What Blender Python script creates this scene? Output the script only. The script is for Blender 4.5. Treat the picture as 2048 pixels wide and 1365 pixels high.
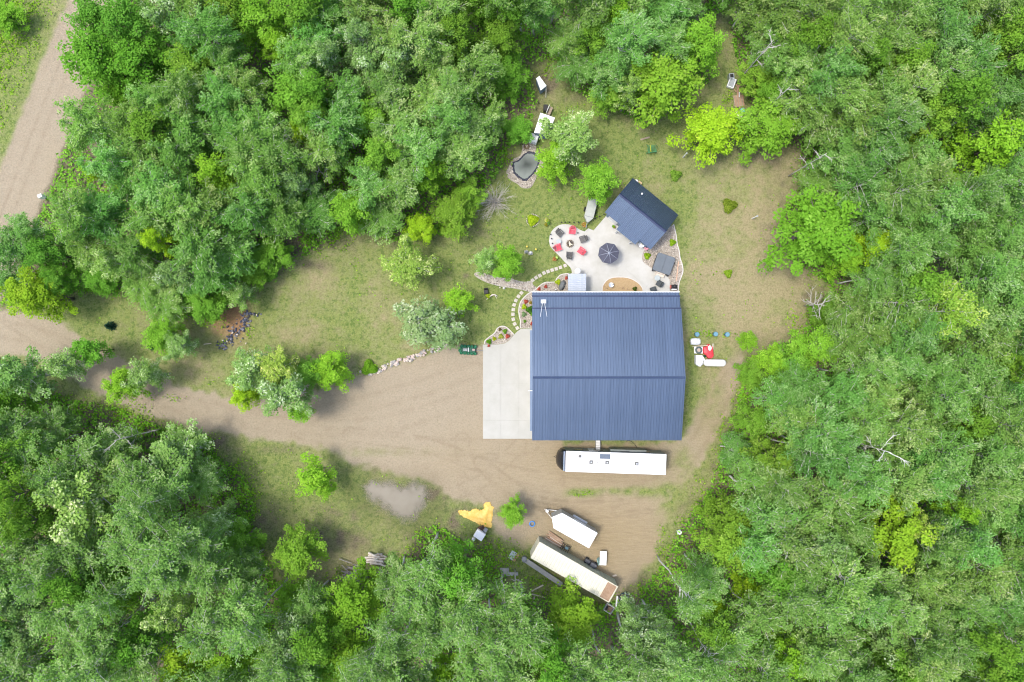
import bpy, bmesh, math, random
import numpy as np
from mathutils import Vector, Matrix

# ------------------------------------------------------------------ camera, world, sun, exposure
for o in list(bpy.data.objects):
    bpy.data.objects.remove(o, do_unlink=True)
S = bpy.context.scene
COL = S.collection
H = 82.0                      # drone height above the yard (m)
F = 24.0 / 36.0 * 2048.0      # focal length in photo pixels
cam_d = bpy.data.cameras.new('camera'); cam = bpy.data.objects.new('camera', cam_d)
COL.objects.link(cam); cam.location = (0, 0, H); cam.rotation_euler = (0, 0, 0)
cam_d.lens = 24.0; cam_d.sensor_width = 36.0; cam_d.sensor_fit = 'HORIZONTAL'
cam_d.clip_start = 0.5; cam_d.clip_end = 2000.0
S.camera = cam

SUN_ELEV = 70.0
SHADOW = Vector((1.0, -0.03, 0)).normalized()          # where shadows fall on the ground
sun_vec = -SHADOW * math.cos(math.radians(SUN_ELEV)); sun_vec.z = math.sin(math.radians(SUN_ELEV))
W = bpy.data.worlds.new('World'); S.world = W; W.use_nodes = True
wn = W.node_tree.nodes; bg = wn['Background']
sky = wn.new('ShaderNodeTexSky'); sky.sky_type = 'NISHITA'; sky.sun_disc = False
sky.sun_elevation = math.radians(SUN_ELEV)
sky.sun_rotation = math.atan2(sun_vec.x, sun_vec.y)
sky.air_density = 1.0; sky.dust_density = 4.0; sky.ozone_density = 1.0; sky.altitude = 300
W.node_tree.links.new(sky.outputs[0], bg.inputs[0]); bg.inputs[1].default_value = 0.15
sd_ = bpy.data.lights.new('sun', 'SUN'); sun = bpy.data.objects.new('sun', sd_); COL.objects.link(sun)
sd_.energy = 1.05; sd_.angle = math.radians(10.0); sd_.color = (1.0, 0.965, 0.89)
sun.rotation_euler = sun_vec.to_track_quat('Z', 'Y').to_euler(); sun.location = (0, 0, 60)
S.view_settings.view_transform = 'Standard'; S.view_settings.look = 'None'
S.view_settings.gamma = 1.0; S.view_settings.exposure = 1.22
S.render.engine = 'CYCLES'
S.cycles.max_bounces = 5; S.cycles.diffuse_bounces = 4; S.cycles.glossy_bounces = 2; S.cycles.transmission_bounces = 3; S.cycles.transparent_max_bounces = 4
S.cycles.filter_width = 1.15; S.cycles.adaptive_threshold = 0.025; W.cycles.sampling_method = 'NONE'; S.cycles.use_denoising = True
S.cycles.caustics_reflective = False; S.cycles.caustics_refractive = False

# ------------------------------------------------------------------ helpers
RNG = random.Random(7)
def P(px, py, z=0.0):
    return Vector(((px - 1024.0) / F * (H - z), (682.5 - py) / F * (H - z), z))
def XY(px, py, z=0.0):
    v = P(px, py, z); return (v.x, v.y)
def M(pxl, z=0.0):            # photo pixels -> metres at height z
    return pxl / F * (H - z)

MATS = {}
def pm(name, c1, c2=None, scale=3.0, rough=0.8, bump=0.0, metal=0.0, bscale=None, spec=0.3, detail=4, coat=0.0):
    if name in MATS: return MATS[name]
    m = bpy.data.materials.new(name); m.use_nodes = True
    nt = m.node_tree; b = nt.nodes['Principled BSDF']
    b.inputs['Roughness'].default_value = rough; b.inputs['Metallic'].default_value = metal
    b.inputs['Specular IOR Level'].default_value = spec
    if coat: b.inputs['Coat Weight'].default_value = coat
    tc = nt.nodes.new('ShaderNodeTexCoord')
    if c2 is None: c2 = tuple(min(1, x * 0.8) for x in c1)
    nz = nt.nodes.new('ShaderNodeTexNoise'); nz.inputs['Scale'].default_value = scale; nz.inputs['Detail'].default_value = detail
    nz.inputs['Roughness'].default_value = 0.65
    nt.links.new(tc.outputs['Object'], nz.inputs['Vector'])
    cr = nt.nodes.new('ShaderNodeValToRGB'); cr.color_ramp.elements[0].position = 0.32; cr.color_ramp.elements[1].position = 0.68
    cr.color_ramp.elements[0].color = (*c1, 1); cr.color_ramp.elements[1].color = (*c2, 1)
    nt.links.new(nz.outputs['Fac'], cr.inputs[0]); nt.links.new(cr.outputs[0], b.inputs['Base Color'])
    if bump:
        n2 = nt.nodes.new('ShaderNodeTexNoise'); n2.inputs['Scale'].default_value = bscale or scale * 6; n2.inputs['Detail'].default_value = 3
        nt.links.new(tc.outputs['Object'], n2.inputs['Vector'])
        bp = nt.nodes.new('ShaderNodeBump'); bp.inputs['Strength'].default_value = bump; bp.inputs['Distance'].default_value = 0.05
        nt.links.new(n2.outputs['Fac'], bp.inputs['Height']); nt.links.new(bp.outputs[0], b.inputs['Normal'])
    MATS[name] = m
    return m

def leafmat(name, dark, mid, light, p1=0.35, p2=0.8, trans=0.35, usecol=True, tone=True):
    if name in MATS: return MATS[name]
    m = bpy.data.materials.new(name); m.use_nodes = True; nt = m.node_tree
    for n in list(nt.nodes): nt.nodes.remove(n)
    out = nt.nodes.new('ShaderNodeOutputMaterial')
    geo = nt.nodes.new('ShaderNodeNewGeometry')
    cr = nt.nodes.new('ShaderNodeValToRGB'); e = cr.color_ramp.elements
    e[0].position = 0.0; e[0].color = (*dark, 1); e[1].position = p1; e[1].color = (*mid, 1)
    e2 = e.new(p2); e2.color = (*mid, 1); e3 = e.new(1.0); e3.color = (*light, 1)
    if tone:
        at = nt.nodes.new('ShaderNodeAttribute'); at.attribute_name = 'tone'; nt.links.new(at.outputs['Fac'], cr.inputs[0])
    else: nt.links.new(geo.outputs['Random Per Island'], cr.inputs[0])
    col = cr.outputs[0]
    if usecol:
        oi = nt.nodes.new('ShaderNodeObjectInfo')
        mx = nt.nodes.new('ShaderNodeMix'); mx.data_type = 'RGBA'; mx.blend_type = 'MULTIPLY'; mx.inputs[0].default_value = 1.0
        nt.links.new(col, mx.inputs[6]); nt.links.new(oi.outputs['Color'], mx.inputs[7]); col = mx.outputs[2]
    d = nt.nodes.new('ShaderNodeBsdfDiffuse')
    t = nt.nodes.new('ShaderNodeBsdfTranslucent'); ms = nt.nodes.new('ShaderNodeMixShader'); ms.inputs[0].default_value = trans
    nt.links.new(col, d.inputs['Color']); nt.links.new(col, t.inputs['Color'])
    nt.links.new(d.outputs[0], ms.inputs[1]); nt.links.new(t.outputs[0], ms.inputs[2]); nt.links.new(ms.outputs[0], out.inputs[0])
    MATS[name] = m
    return m

class MB:
    def __init__(s): s.v = []; s.f = []
    def add(s, vs, fs):
        o = len(s.v); s.v += [tuple(v) for v in vs]; s.f += [tuple(i + o for i in f) for f in fs]; return s
    def box(s, c, d, rz=0.0, rx=0.0, ry=0.0, taper=1.0):
        m = Matrix.Rotation(rz, 3, 'Z') @ Matrix.Rotation(ry, 3, 'Y') @ Matrix.Rotation(rx, 3, 'X')
        vs = []
        for z in (-.5, .5):
            t = taper if z > 0 else 1.0
            for x, y in ((-.5, -.5), (.5, -.5), (.5, .5), (-.5, .5)):
                vs.append(Vector(c) + m @ Vector((x * d[0] * t, y * d[1] * t, z * d[2])))
        return s.add(vs, [(3, 2, 1, 0), (4, 5, 6, 7), (0, 1, 5, 4), (1, 2, 6, 5), (2, 3, 7, 6), (3, 0, 4, 7)])
    def prism(s, poly, z0, z1):
        n = len(poly)
        a = sum(poly[i][0] * poly[(i + 1) % n][1] - poly[(i + 1) % n][0] * poly[i][1] for i in range(n))
        if a < 0: poly = poly[::-1]
        vs = [(p[0], p[1], z0) for p in poly] + [(p[0], p[1], z1) for p in poly]
        fs = [tuple(range(n - 1, -1, -1)), tuple(range(n, 2 * n))] + [(i, (i + 1) % n, n + (i + 1) % n, n + i) for i in range(n)]
        return s.add(vs, fs)
    def tube(s, path, rad, n=6, cap=True):
        pts = [Vector(p) for p in path]; k = len(pts)
        if not hasattr(rad, '__len__'): rad = [rad] * k
        vs = []; up = Vector((0.13, 0.31, 0.94))
        for i, p in enumerate(pts):
            t = (pts[min(i + 1, k - 1)] - pts[max(i - 1, 0)]).normalized()
            a = t.cross(up)
            if a.length < 1e-3: a = t.cross(Vector((1, 0, 0)))
            a.normalize(); b = t.cross(a)
            for j in range(n):
                q = 2 * math.pi * j / n
                vs.append(p + (a * math.cos(q) + b * math.sin(q)) * rad[i])
        fs = [(i * n + j, i * n + (j + 1) % n, (i + 1) * n + (j + 1) % n, (i + 1) * n + j) for i in range(k - 1) for j in range(n)]
        if cap: fs += [tuple(range(n - 1, -1, -1)), tuple(range((k - 1) * n, k * n))]
        return s.add(vs, fs)
    def lathe(s, prof, c=(0, 0, 0), n=16):
        vs = []; k = len(prof)
        for r, z in prof:
            for j in range(n):
                q = 2 * math.pi * j / n; vs.append((c[0] + r * math.cos(q), c[1] + r * math.sin(q), c[2] + z))
        fs = [(i * n + j, i * n + (j + 1) % n, (i + 1) * n + (j + 1) % n, (i + 1) * n + j) for i in range(k - 1) for j in range(n)]
        fs += [tuple(range(n - 1, -1, -1)), tuple(range((k - 1) * n, k * n))]
        return s.add(vs, fs)
    def torus(s, c, R, r, n=20, m=8):
        vs = []; 
        for i in range(n):
            a = 2 * math.pi * i / n
            for j in range(m):
                b = 2 * math.pi * j / m
                vs.append((c[0] + (R + r * math.cos(b)) * math.cos(a), c[1] + (R + r * math.cos(b)) * math.sin(a), c[2] + r * math.sin(b)))
        fs = [(i * m + j, ((i + 1) % n) * m + j, ((i + 1) % n) * m + (j + 1) % m, i * m + (j + 1) % m) for i in range(n) for j in range(m)]
        return s.add(vs, fs)
    def rock(s, c, d, rng, rz=0.0):
        base = [(0, 0, 1), (1, 0, .15), (.35, .95, .1), (-.8, .6, .2), (-.8, -.6, .05), (.3, -.95, .2), (.5, .3, .8), (-.4, .35, .85), (-.1, -.5, .85), (0, 0, -.5)]
        m = Matrix.Rotation(rz, 3, 'Z'); vs = []
        for b in base:
            j = 1 + rng.uniform(-.22, .22)
            vs.append(Vector(c) + m @ Vector((b[0] * d[0] * .5 * j, b[1] * d[1] * .5 * j, b[2] * d[2] * .5 * j)))
        fs = [(0, 8, 6), (0, 6, 7), (0, 7, 8), (6, 1, 2), (6, 2, 7), (7, 2, 3), (7, 3, 4), (7, 4, 8), (8, 4, 5), (8, 5, 1), (8, 1, 6),
              (9, 2, 1), (9, 3, 2), (9, 4, 3), (9, 5, 4), (9, 1, 5)]
        return s.add(vs, fs)
    def mesh(s, name, mat, smooth=False):
        me = bpy.data.meshes.new(name); me.from_pydata(s.v, [], s.f); me.update()
        me.materials.append(mat)
        if smooth: me.polygons.foreach_set('use_smooth', [True] * len(me.polygons))
        return me
    def build(s, name, mat, parent=None, smooth=False, bevel=0.0):
        o = bpy.data.objects.new(name, s.mesh(name, mat, smooth)); COL.objects.link(o)
        if parent is not None: o.parent = parent
        if bevel:
            bv = o.modifiers.new('bevel', 'BEVEL'); bv.width = bevel; bv.segments = 2; bv.limit_method = 'ANGLE'
        return o
def link(name, me, parent=None, loc=None, rot=None, scale=None):
    o = bpy.data.objects.new(name, me); COL.objects.link(o)
    if parent is not None: o.parent = parent
    if loc is not None: o.location = loc
    if rot is not None: o.rotation_euler = rot
    if scale is not None: o.scale = scale
    return o
def tag(o, label, cat, group=None):
    o['label'] = label; o['category'] = cat
    if group: o['group'] = group
    return o
def thing(name, label, cat, loc, rz=0.0, group=None):
    o = bpy.data.objects.new(name, None); COL.objects.link(o); o.empty_display_size = 0.2
    o.location = loc; o.rotation_euler = (0, 0, rz)
    return tag(o, label, cat, group)
def structure(o, kind='structure'):
    o['kind'] = kind; return o
def copy_tree(o, parent=None):
    c = o.copy(); COL.objects.link(c); c.parent = parent
    for ch in o.children: copy_tree(ch, c)
    return c
def smooth_poly(pts, k=5, closed=True):
    n = len(pts); out = []
    for i in range(n if closed else n - 1):
        if closed: p = [pts[(i + j - 1) % n] for j in range(4)]
        else: p = [pts[max(0, min(n - 1, i + j - 1))] for j in range(4)]
        for q in range(k):
            t = q / k
            out.append(tuple(0.5 * (2 * p[1][d] + (p[2][d] - p[0][d]) * t + (2 * p[0][d] - 5 * p[1][d] + 4 * p[2][d] - p[3][d]) * t * t
                       + (3 * p[1][d] - p[0][d] - 3 * p[2][d] + p[3][d]) * t ** 3) for d in (0, 1)))
    if not closed: out.append(tuple(pts[-1]))
    return out
def world_poly(pts, z=0.0): return [XY(a, b, z) for a, b in pts]
def clip_poly(poly, x0, x1, y0, y1):
    def cl(ps, ax, v, keep_less):
        out = []
        for i in range(len(ps)):
            a, b = ps[i], ps[(i + 1) % len(ps)]
            ia = (a[ax] <= v) == keep_less; ib = (b[ax] <= v) == keep_less
            if ia: out.append(a)
            if ia != ib:
                t = (v - a[ax]) / (b[ax] - a[ax]); out.append((a[0] + (b[0] - a[0]) * t, a[1] + (b[1] - a[1]) * t))
        return out
    for ax, v, k in ((0, x0, False), (0, x1, True), (1, y0, False), (1, y1, True)):
        if len(poly) < 3: return []
        poly = cl(poly, ax, v, k)
    return poly
def poly_area(p): return abs(sum(p[i][0] * p[(i + 1) % len(p)][1] - p[(i + 1) % len(p)][0] * p[i][1] for i in range(len(p)))) / 2
def signed_dist(X, Y, poly):
    """vectorised signed distance to a polygon, negative inside"""
    X = np.asarray(X, float); Y = np.asarray(Y, float)
    d = np.full(X.shape, 1e18); ins = np.zeros(X.shape, bool); n = len(poly)
    for i in range(n):
        ax, ay = poly[i]; bx, by = poly[(i + 1) % n]
        ex, ey = bx - ax, by - ay; L = ex * ex + ey * ey + 1e-12
        t = np.clip(((X - ax) * ex + (Y - ay) * ey) / L, 0, 1)
        d = np.minimum(d, (X - ax - t * ex) ** 2 + (Y - ay - t * ey) ** 2)
        c = (ay > Y) != (by > Y)
        with np.errstate(divide='ignore', invalid='ignore'):
            xi = ex * (Y - ay) / (ey if abs(ey) > 1e-12 else 1e-12) + ax
        ins ^= c & (X < xi)
    d = np.sqrt(d); return np.where(ins, -d, d)
def line_dist(X, Y, pts):
    d = np.full(np.shape(X), 1e18)
    for (ax, ay), (bx, by) in zip(pts[:-1], pts[1:]):
        ex, ey = bx - ax, by - ay; L = ex * ex + ey * ey + 1e-12
        t = np.clip(((X - ax) * ex + (Y - ay) * ey) / L, 0, 1)
        d = np.minimum(d, (X - ax - t * ex) ** 2 + (Y - ay - t * ey) ** 2)
    return np.sqrt(d)
def vnoise(X, Y, cell, seed, octs=3):
    r = np.random.RandomState(seed); out = np.zeros(np.shape(X)); amp = 1.0; tot = 0
    for o in range(octs):
        g = r.rand(256, 256); x = X / cell + 1000.3; y = Y / cell + 1000.7
        xi = np.floor(x).astype(int); yi = np.floor(y).astype(int); fx = x - xi; fy = y - yi
        fx = fx * fx * (3 - 2 * fx); fy = fy * fy * (3 - 2 * fy)
        a = g[yi % 256, xi % 256]; b = g[yi % 256, (xi + 1) % 256]; c = g[(yi + 1) % 256, xi % 256]; d = g[(yi + 1) % 256, (xi + 1) % 256]
        out += amp * ((a * (1 - fx) + b * fx) * (1 - fy) + (c * (1 - fx) + d * fx) * fy); tot += amp; amp *= 0.5; cell *= 0.5
    return out / tot
def sstep(a, b, x):
    t = np.clip((x - a) / (b - a), 0, 1); return t * t * (3 - 2 * t)

# ------------------------------------------------------------------ layout traced on the ground (photo pixels)
CLEAR = [(-60, 600), (0, 612), (60, 625), (130, 605), (145, 588), (190, 588), (250, 600), (290, 618), (310, 650), (400, 640), (430, 650), (470, 612), (500, 580),
         (535, 548), (610, 520), (690, 468), (745, 472), (790, 488), (840, 478), (930, 470), (948, 440), (952, 400), (985, 372), (1008, 340), (1018, 305), (1050, 275),
         (1068, 240), (1078, 205), (1070, 175), (1062, 140), (1100, 120), (1130, 150), (1138, 185), (1205, 215), (1250, 235), (1292, 262), (1320, 245), (1380, 190),
         (1428, 165), (1440, 110), (1432, 40), (1452, 35), (1462, 110), (1490, 180), (1492, 225), (1500, 290), (1590, 300), (1600, 345), (1598, 380), (1560, 415), (1548, 460), (1560, 510),
         (1600, 540), (1655, 575), (1640, 610), (1605, 645), (1590, 675), (1540, 690), (1495, 720), (1478, 770), (1462, 830), (1440, 890), (1418, 960), (1388, 1010),
         (1350, 1060), (1330, 1110), (1300, 1150), (1250, 1190), (1180, 1210), (1110, 1190), (1060, 1190), (1030, 1165), (1000, 1130), (985, 1085), (940, 1090),
         (905, 1060), (870, 1045), (830, 1060), (800, 1110), (760, 1150), (700, 1168), (640, 1165), (560, 1165), (535, 1110), (512, 1060), (518, 1000), (500, 955),
         (440, 905), (425, 870), (330, 850), (240, 812), (150, 795), (95, 775), (60, 745), (0, 712), (-60, 700)]
ROAD = [(175, -60), (120, 30), (62, 175), (0, 335), (-60, 470), (-60, 640), (0, 600), (45, 500), (105, 350), (168, 188), (230, 40), (270, -60)]
DRIVE = [(-60, 600), (0, 614), (92, 638), (139, 656), (183, 693), (234, 711), (264, 730), (322, 752), (366, 777), (458, 792), (540, 797), (620, 782), (720, 748), (800, 726),
         (885, 697), (966, 688), (1060, 690), (1060, 870), (1130, 885), (1220, 890), (1300, 888), (1366, 880), (1378, 862), (1400, 815), (1440, 745), (1470, 700), (1490, 695), (1482, 740), (1455, 820), (1420, 890), (1385, 955), (1350, 985),
         (1335, 1012), (1325, 1055), (1310, 1110), (1270, 1165), (1235, 1195), (1180, 1190), (1050, 1110), (1000, 1070), (985, 1045), (975, 1015), (900, 995),
         (860, 965), (800, 950), (720, 930), (640, 900), (540, 882), (432, 866), (311, 834), (234, 801), (158, 768), (88, 734), (44, 712), (0, 712), (-60, 715)]
PUDDLE = [(728, 972), (745, 962), (770, 964), (795, 972), (825, 968), (852, 972), (858, 988), (850, 1008), (835, 1024), (826, 1040), (805, 1044), (788, 1030), (765, 1016), (742, 1000)]

# ------------------------------------------------------------------ ground (one sheet, cut into lawn, drive, road and forest floor)
def build_ground():
    st = 0.19
    xs = np.arange(-69, 69.01, st); ys = np.arange(-49, 49.01, st)
    ext = np.array([80, 100, 140, 220, 360, 600.0])
    xs = np.concatenate([-ext[::-1], xs, ext]); ys = np.concatenate([-ext[::-1] + 15, ys, ext - 15])
    GX, GY = np.meshgrid(xs, ys); X = GX.ravel(); Y = GY.ravel()
    px = X * F / H + 1024; py = 682.5 - Y * F / H
    n1 = vnoise(px, py, 60, 1, 4) - .5; n2 = vnoise(px, py, 14, 2, 3) - .5; n3 = vnoise(px, py, 160, 3, 3) - .5
    sc = signed_dist(px, py, CLEAR); sr = signed_dist(px, py, ROAD); sdv = signed_dist(px, py, DRIVE)
    gm = 1 - sstep(-7, 7, np.minimum(sdv + n2 * 22 + n1 * 16, sr + n2 * 10 + n1 * 5))
    # ragged grass creeping over the sand
    for bx, by, rx, ry, k in ((1162, 986, 32, 8, 1.0), (1225, 982, 40, 6, .6), (1285, 984, 50, 9, .75), (1335, 985, 30, 16, .8), (1370, 940, 25, 50, .5), (1330, 1040, 16, 60, .6), (1010, 1030, 22, 18, .7), (1060, 1110, 60, 22, .7), (690, 905, 160, 10, .2), (1420, 790, 26, 60, .55), (1440, 700, 40, 20, .8)):
        g = np.exp(-(((px - bx) / rx) ** 2 + ((py - by) / ry) ** 2)); gm = gm * (1 - np.clip(k * g * (1.2 + n2 * 3), 0, 1))
    dry = 0.13 + n1 * 1.3 + n3 * .9
    for bx, by, rx, ry, k in ((1490, 480, 110, 150, .62), (1450, 600, 120, 70, .7), (1420, 420, 60, 70, .1), (1400, 800, 60, 90, .5), (640, 630, 120, 60, .25), (700, 560, 120, 40, .2), (560, 680, 90, 40, .1),
                              (1300, 230, 40, 30, .3), (1520, 330, 60, 50, .4), (1040, 620, 90, 90, -.35), (1010, 480, 100, 70, -.4), (1120, 400, 80, 60, -.25), (1240, 290, 60, 60, -.2), (860, 560, 60, 50, -.1),
                              (240, 660, 70, 40, -.15), (600, 930, 120, 40, -.25), (560, 1040, 60, 80, .05), (680, 1030, 50, 30, .25), (930, 690, 50, 30, -.3), (40, 120, 60, 160, -.7), (1385, 760, 10, 90, -.9), (1360, 520, 14, 70, -.4)):
        dry = dry + k * np.exp(-(((px - bx) / rx) ** 2 + ((py - by) / ry) ** 2))
    dry = np.clip(dry, 0, 1)
    soil = sstep(-6, 26, sc + n2 * 30)                       # litter under the trees
    verge = signed_dist(px, py, [(-90, -90), (190, -90), (120, 30), (62, 175), (0, 335), (-90, 520)])
    soil = soil * (sstep(-2, 12, verge))
    edge = (1 - sstep(0, 42, np.abs(sc + n1 * 30))) * (0.35 + n2 * 1.2)   # worn, brown rim of the lawn
    for bx, by, rx, ry, k in ((450, 1000, 45, 100, .75), (640, 1080, 140, 45, .7), (840, 990, 90, 30, .7), (530, 1040, 60, 60, .55), (680, 1030, 80, 34, .55), (900, 1020, 70, 30, .6), (740, 940, 70, 16, .5), (560, 900, 60, 12, .5), (620, 530, 60, 14, .8), (690, 490, 70, 20, .6), (1350, 210, 40, 40, .5), (1450, 300, 70, 25, .6), (1570, 370, 40, 60, .55), (1630, 590, 40, 30, .7), (1050, 1060, 40, 25, .5),
                              (1090, 165, 40, 30, .8), (440, 890, 60, 30, .7), (960, 470, 30, 60, .45), (870, 720, 60, 16, .2), (460, 700, 60, 30, .25), (930, 555, 13, 11, .7), (1462, 412, 16, 14, .6), (905, 1045, 26, 20, .8), (700, 720, 40, 14, .4), (250, 215, 40, 20, .2)):
        edge = np.maximum(edge, k * np.exp(-(((px - bx) / rx) ** 2 + ((py - by) / ry) ** 2)) * (1 + n2 * 2.2))
    soil = np.clip(np.maximum(soil, edge), 0, 1)
    sand = np.zeros_like(px)
    for bx, by, rx, ry, k in ((1180, 930, 240, 90, .75), (1200, 1080, 180, 110, 1.0), (960, 920, 120, 60, .45), (1420, 800, 60, 120, .8)):
        sand = np.maximum(sand, k * np.exp(-(((px - bx) / rx) ** 2 + ((py - by) / ry) ** 2)))
    sand = np.clip(sand + n1 * .25, 0, 1)
    track = np.zeros_like(px)
    def rut(pts, gap, w, k):
        q = smooth_poly(pts, 6, False)
        d = line_dist(px, py, q)
        return k * np.exp(-((d - gap) / w) ** 2) * np.clip(.7 + n2 * 2.5, 0, 1)
    for pts, gap, w, k in (([(960, 925), (1010, 965), (1080, 1008), (1180, 1016), (1320, 1005)], 13, 2.6, .8), ([(700, 870), (850, 890), (960, 930), (1060, 955), (1115, 960)], 14, 3, .6),
                           ([(925, 880), (930, 920), (980, 985), (1060, 1040)], 14, 2.6, .5), ([(1040, 890), (1000, 930), (960, 965), (900, 990)], 13, 2.6, .5), ([(1060, 985), (1180, 1000), (1330, 985)], 6, 2.2, .7), ([(1040, 1000), (1180, 1030), (1300, 1022)], 5, 2.2, .6), ([(380, 810), (560, 850), (760, 850), (930, 800)], 15, 5, .35), ([(380, 810), (560, 835), (760, 800), (950, 740)], 15, 5, .3),
                           ([(500, 838), (700, 880), (900, 895), (1060, 890)], 16, 4, .4), ([(1130, 965), (1240, 975), (1330, 965)], 10, 3, .5), ([(1480, 720), (1440, 800), (1400, 880), (1330, 960), (1200, 1010)], 14, 5, .5),
                           ([(-30, 650), (120, 690), (250, 770), (400, 820)], 16, 5, .4), ([(20, 640), (150, 720)], 14, 3, .5), ([(190, -40), (110, 150), (20, 380), (-40, 540)], 0, 3, .6), ([(214, -40), (134, 150), (44, 380), (-20, 540)], 0, 5, .35), ([(160, -40), (85, 150), (0, 360)], 0, 4, .2)):
        track = np.maximum(track, rut(pts, gap, w, k))
    wet = np.clip(1 - sstep(-5, 55, signed_dist(px, py, PUDDLE) + n1 * 60), 0, 1)
    for bx, by, rx, ry, k in ((1075, 1015, 60, 22, .6), (880, 985, 50, 20, .5)):
        wet = np.maximum(wet, k * np.exp(-(((px - bx) / rx) ** 2 + ((py - by) / ry) ** 2)) * np.clip(.8 + n2 * 3, 0, 1.2))
    orange = np.clip(np.exp(-(((px - 462) / 30) ** 2 + ((py - 640) / 34) ** 2)) * 1.5 * (1 + n2 * 1.6), 0, 1)
    Z = -0.03 + (vnoise(px, py, 90, 9, 4) - .5) * 0.03
    nx, ny = len(xs), len(ys)
    I, J = np.meshgrid(np.arange(nx - 1), np.arange(ny - 1)); a = (J * nx + I).ravel()
    quads = np.stack([a, a + 1, a + nx + 1, a + nx], 1)
    cpx = px[quads].mean(1); cpy = py[quads].mean(1)
    fd = sdv[quads].mean(1) + (n2[quads].mean(1) * 22 + n1[quads].mean(1) * 16); fr = sr[quads].mean(1) + n2[quads].mean(1) * 10 + n1[quads].mean(1) * 5; fc = sc[quads].mean(1); fv = verge[quads].mean(1)
    cls = np.full(len(quads), 3)
    cls[(fc < 6)] = 0; cls[(fv < 0)] = 4; cls[fr < 0] = 2; cls[(fd < 0) & (fr >= 0)] = 1
    for k, nm in ((3, 'forest_floor'), (0, 'lawn'), (1, 'gravel_driveway'), (2, 'dirt_road'), (4, 'road_verge')):
        q = quads[cls == k]
        u, inv = np.unique(q.ravel(), return_inverse=True); q2 = inv.reshape(-1, 4)
        me = bpy.data.meshes.new(nm); me.vertices.add(len(u)); me.loops.add(q2.size); me.polygons.add(len(q2))
        me.vertices.foreach_set('co', np.stack([X[u], Y[u], Z[u]], 1).ravel().astype(np.float32))
        me.loops.foreach_set('vertex_index', q2.ravel().astype(np.int32))
        me.polygons.foreach_set('loop_start', np.arange(0, q2.size, 4, dtype=np.int32))
        me.polygons.foreach_set('loop_total', np.full(len(q2), 4, dtype=np.int32))
        me.update(calc_edges=True); me.polygons.foreach_set('use_smooth', [True] * len(q2))
        for an, ch in (('mask', (gm, dry, soil, wet)), ('mask2', (sand, track, orange, np.zeros_like(gm)))):
            at = me.attributes.new(an, 'FLOAT_COLOR', 'POINT')
            at.data.foreach_set('color', np.stack([c[u] for c in ch], 1).ravel().astype(np.float32))
        me.materials.append(ground_material())
        structure(link(nm, me))

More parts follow.
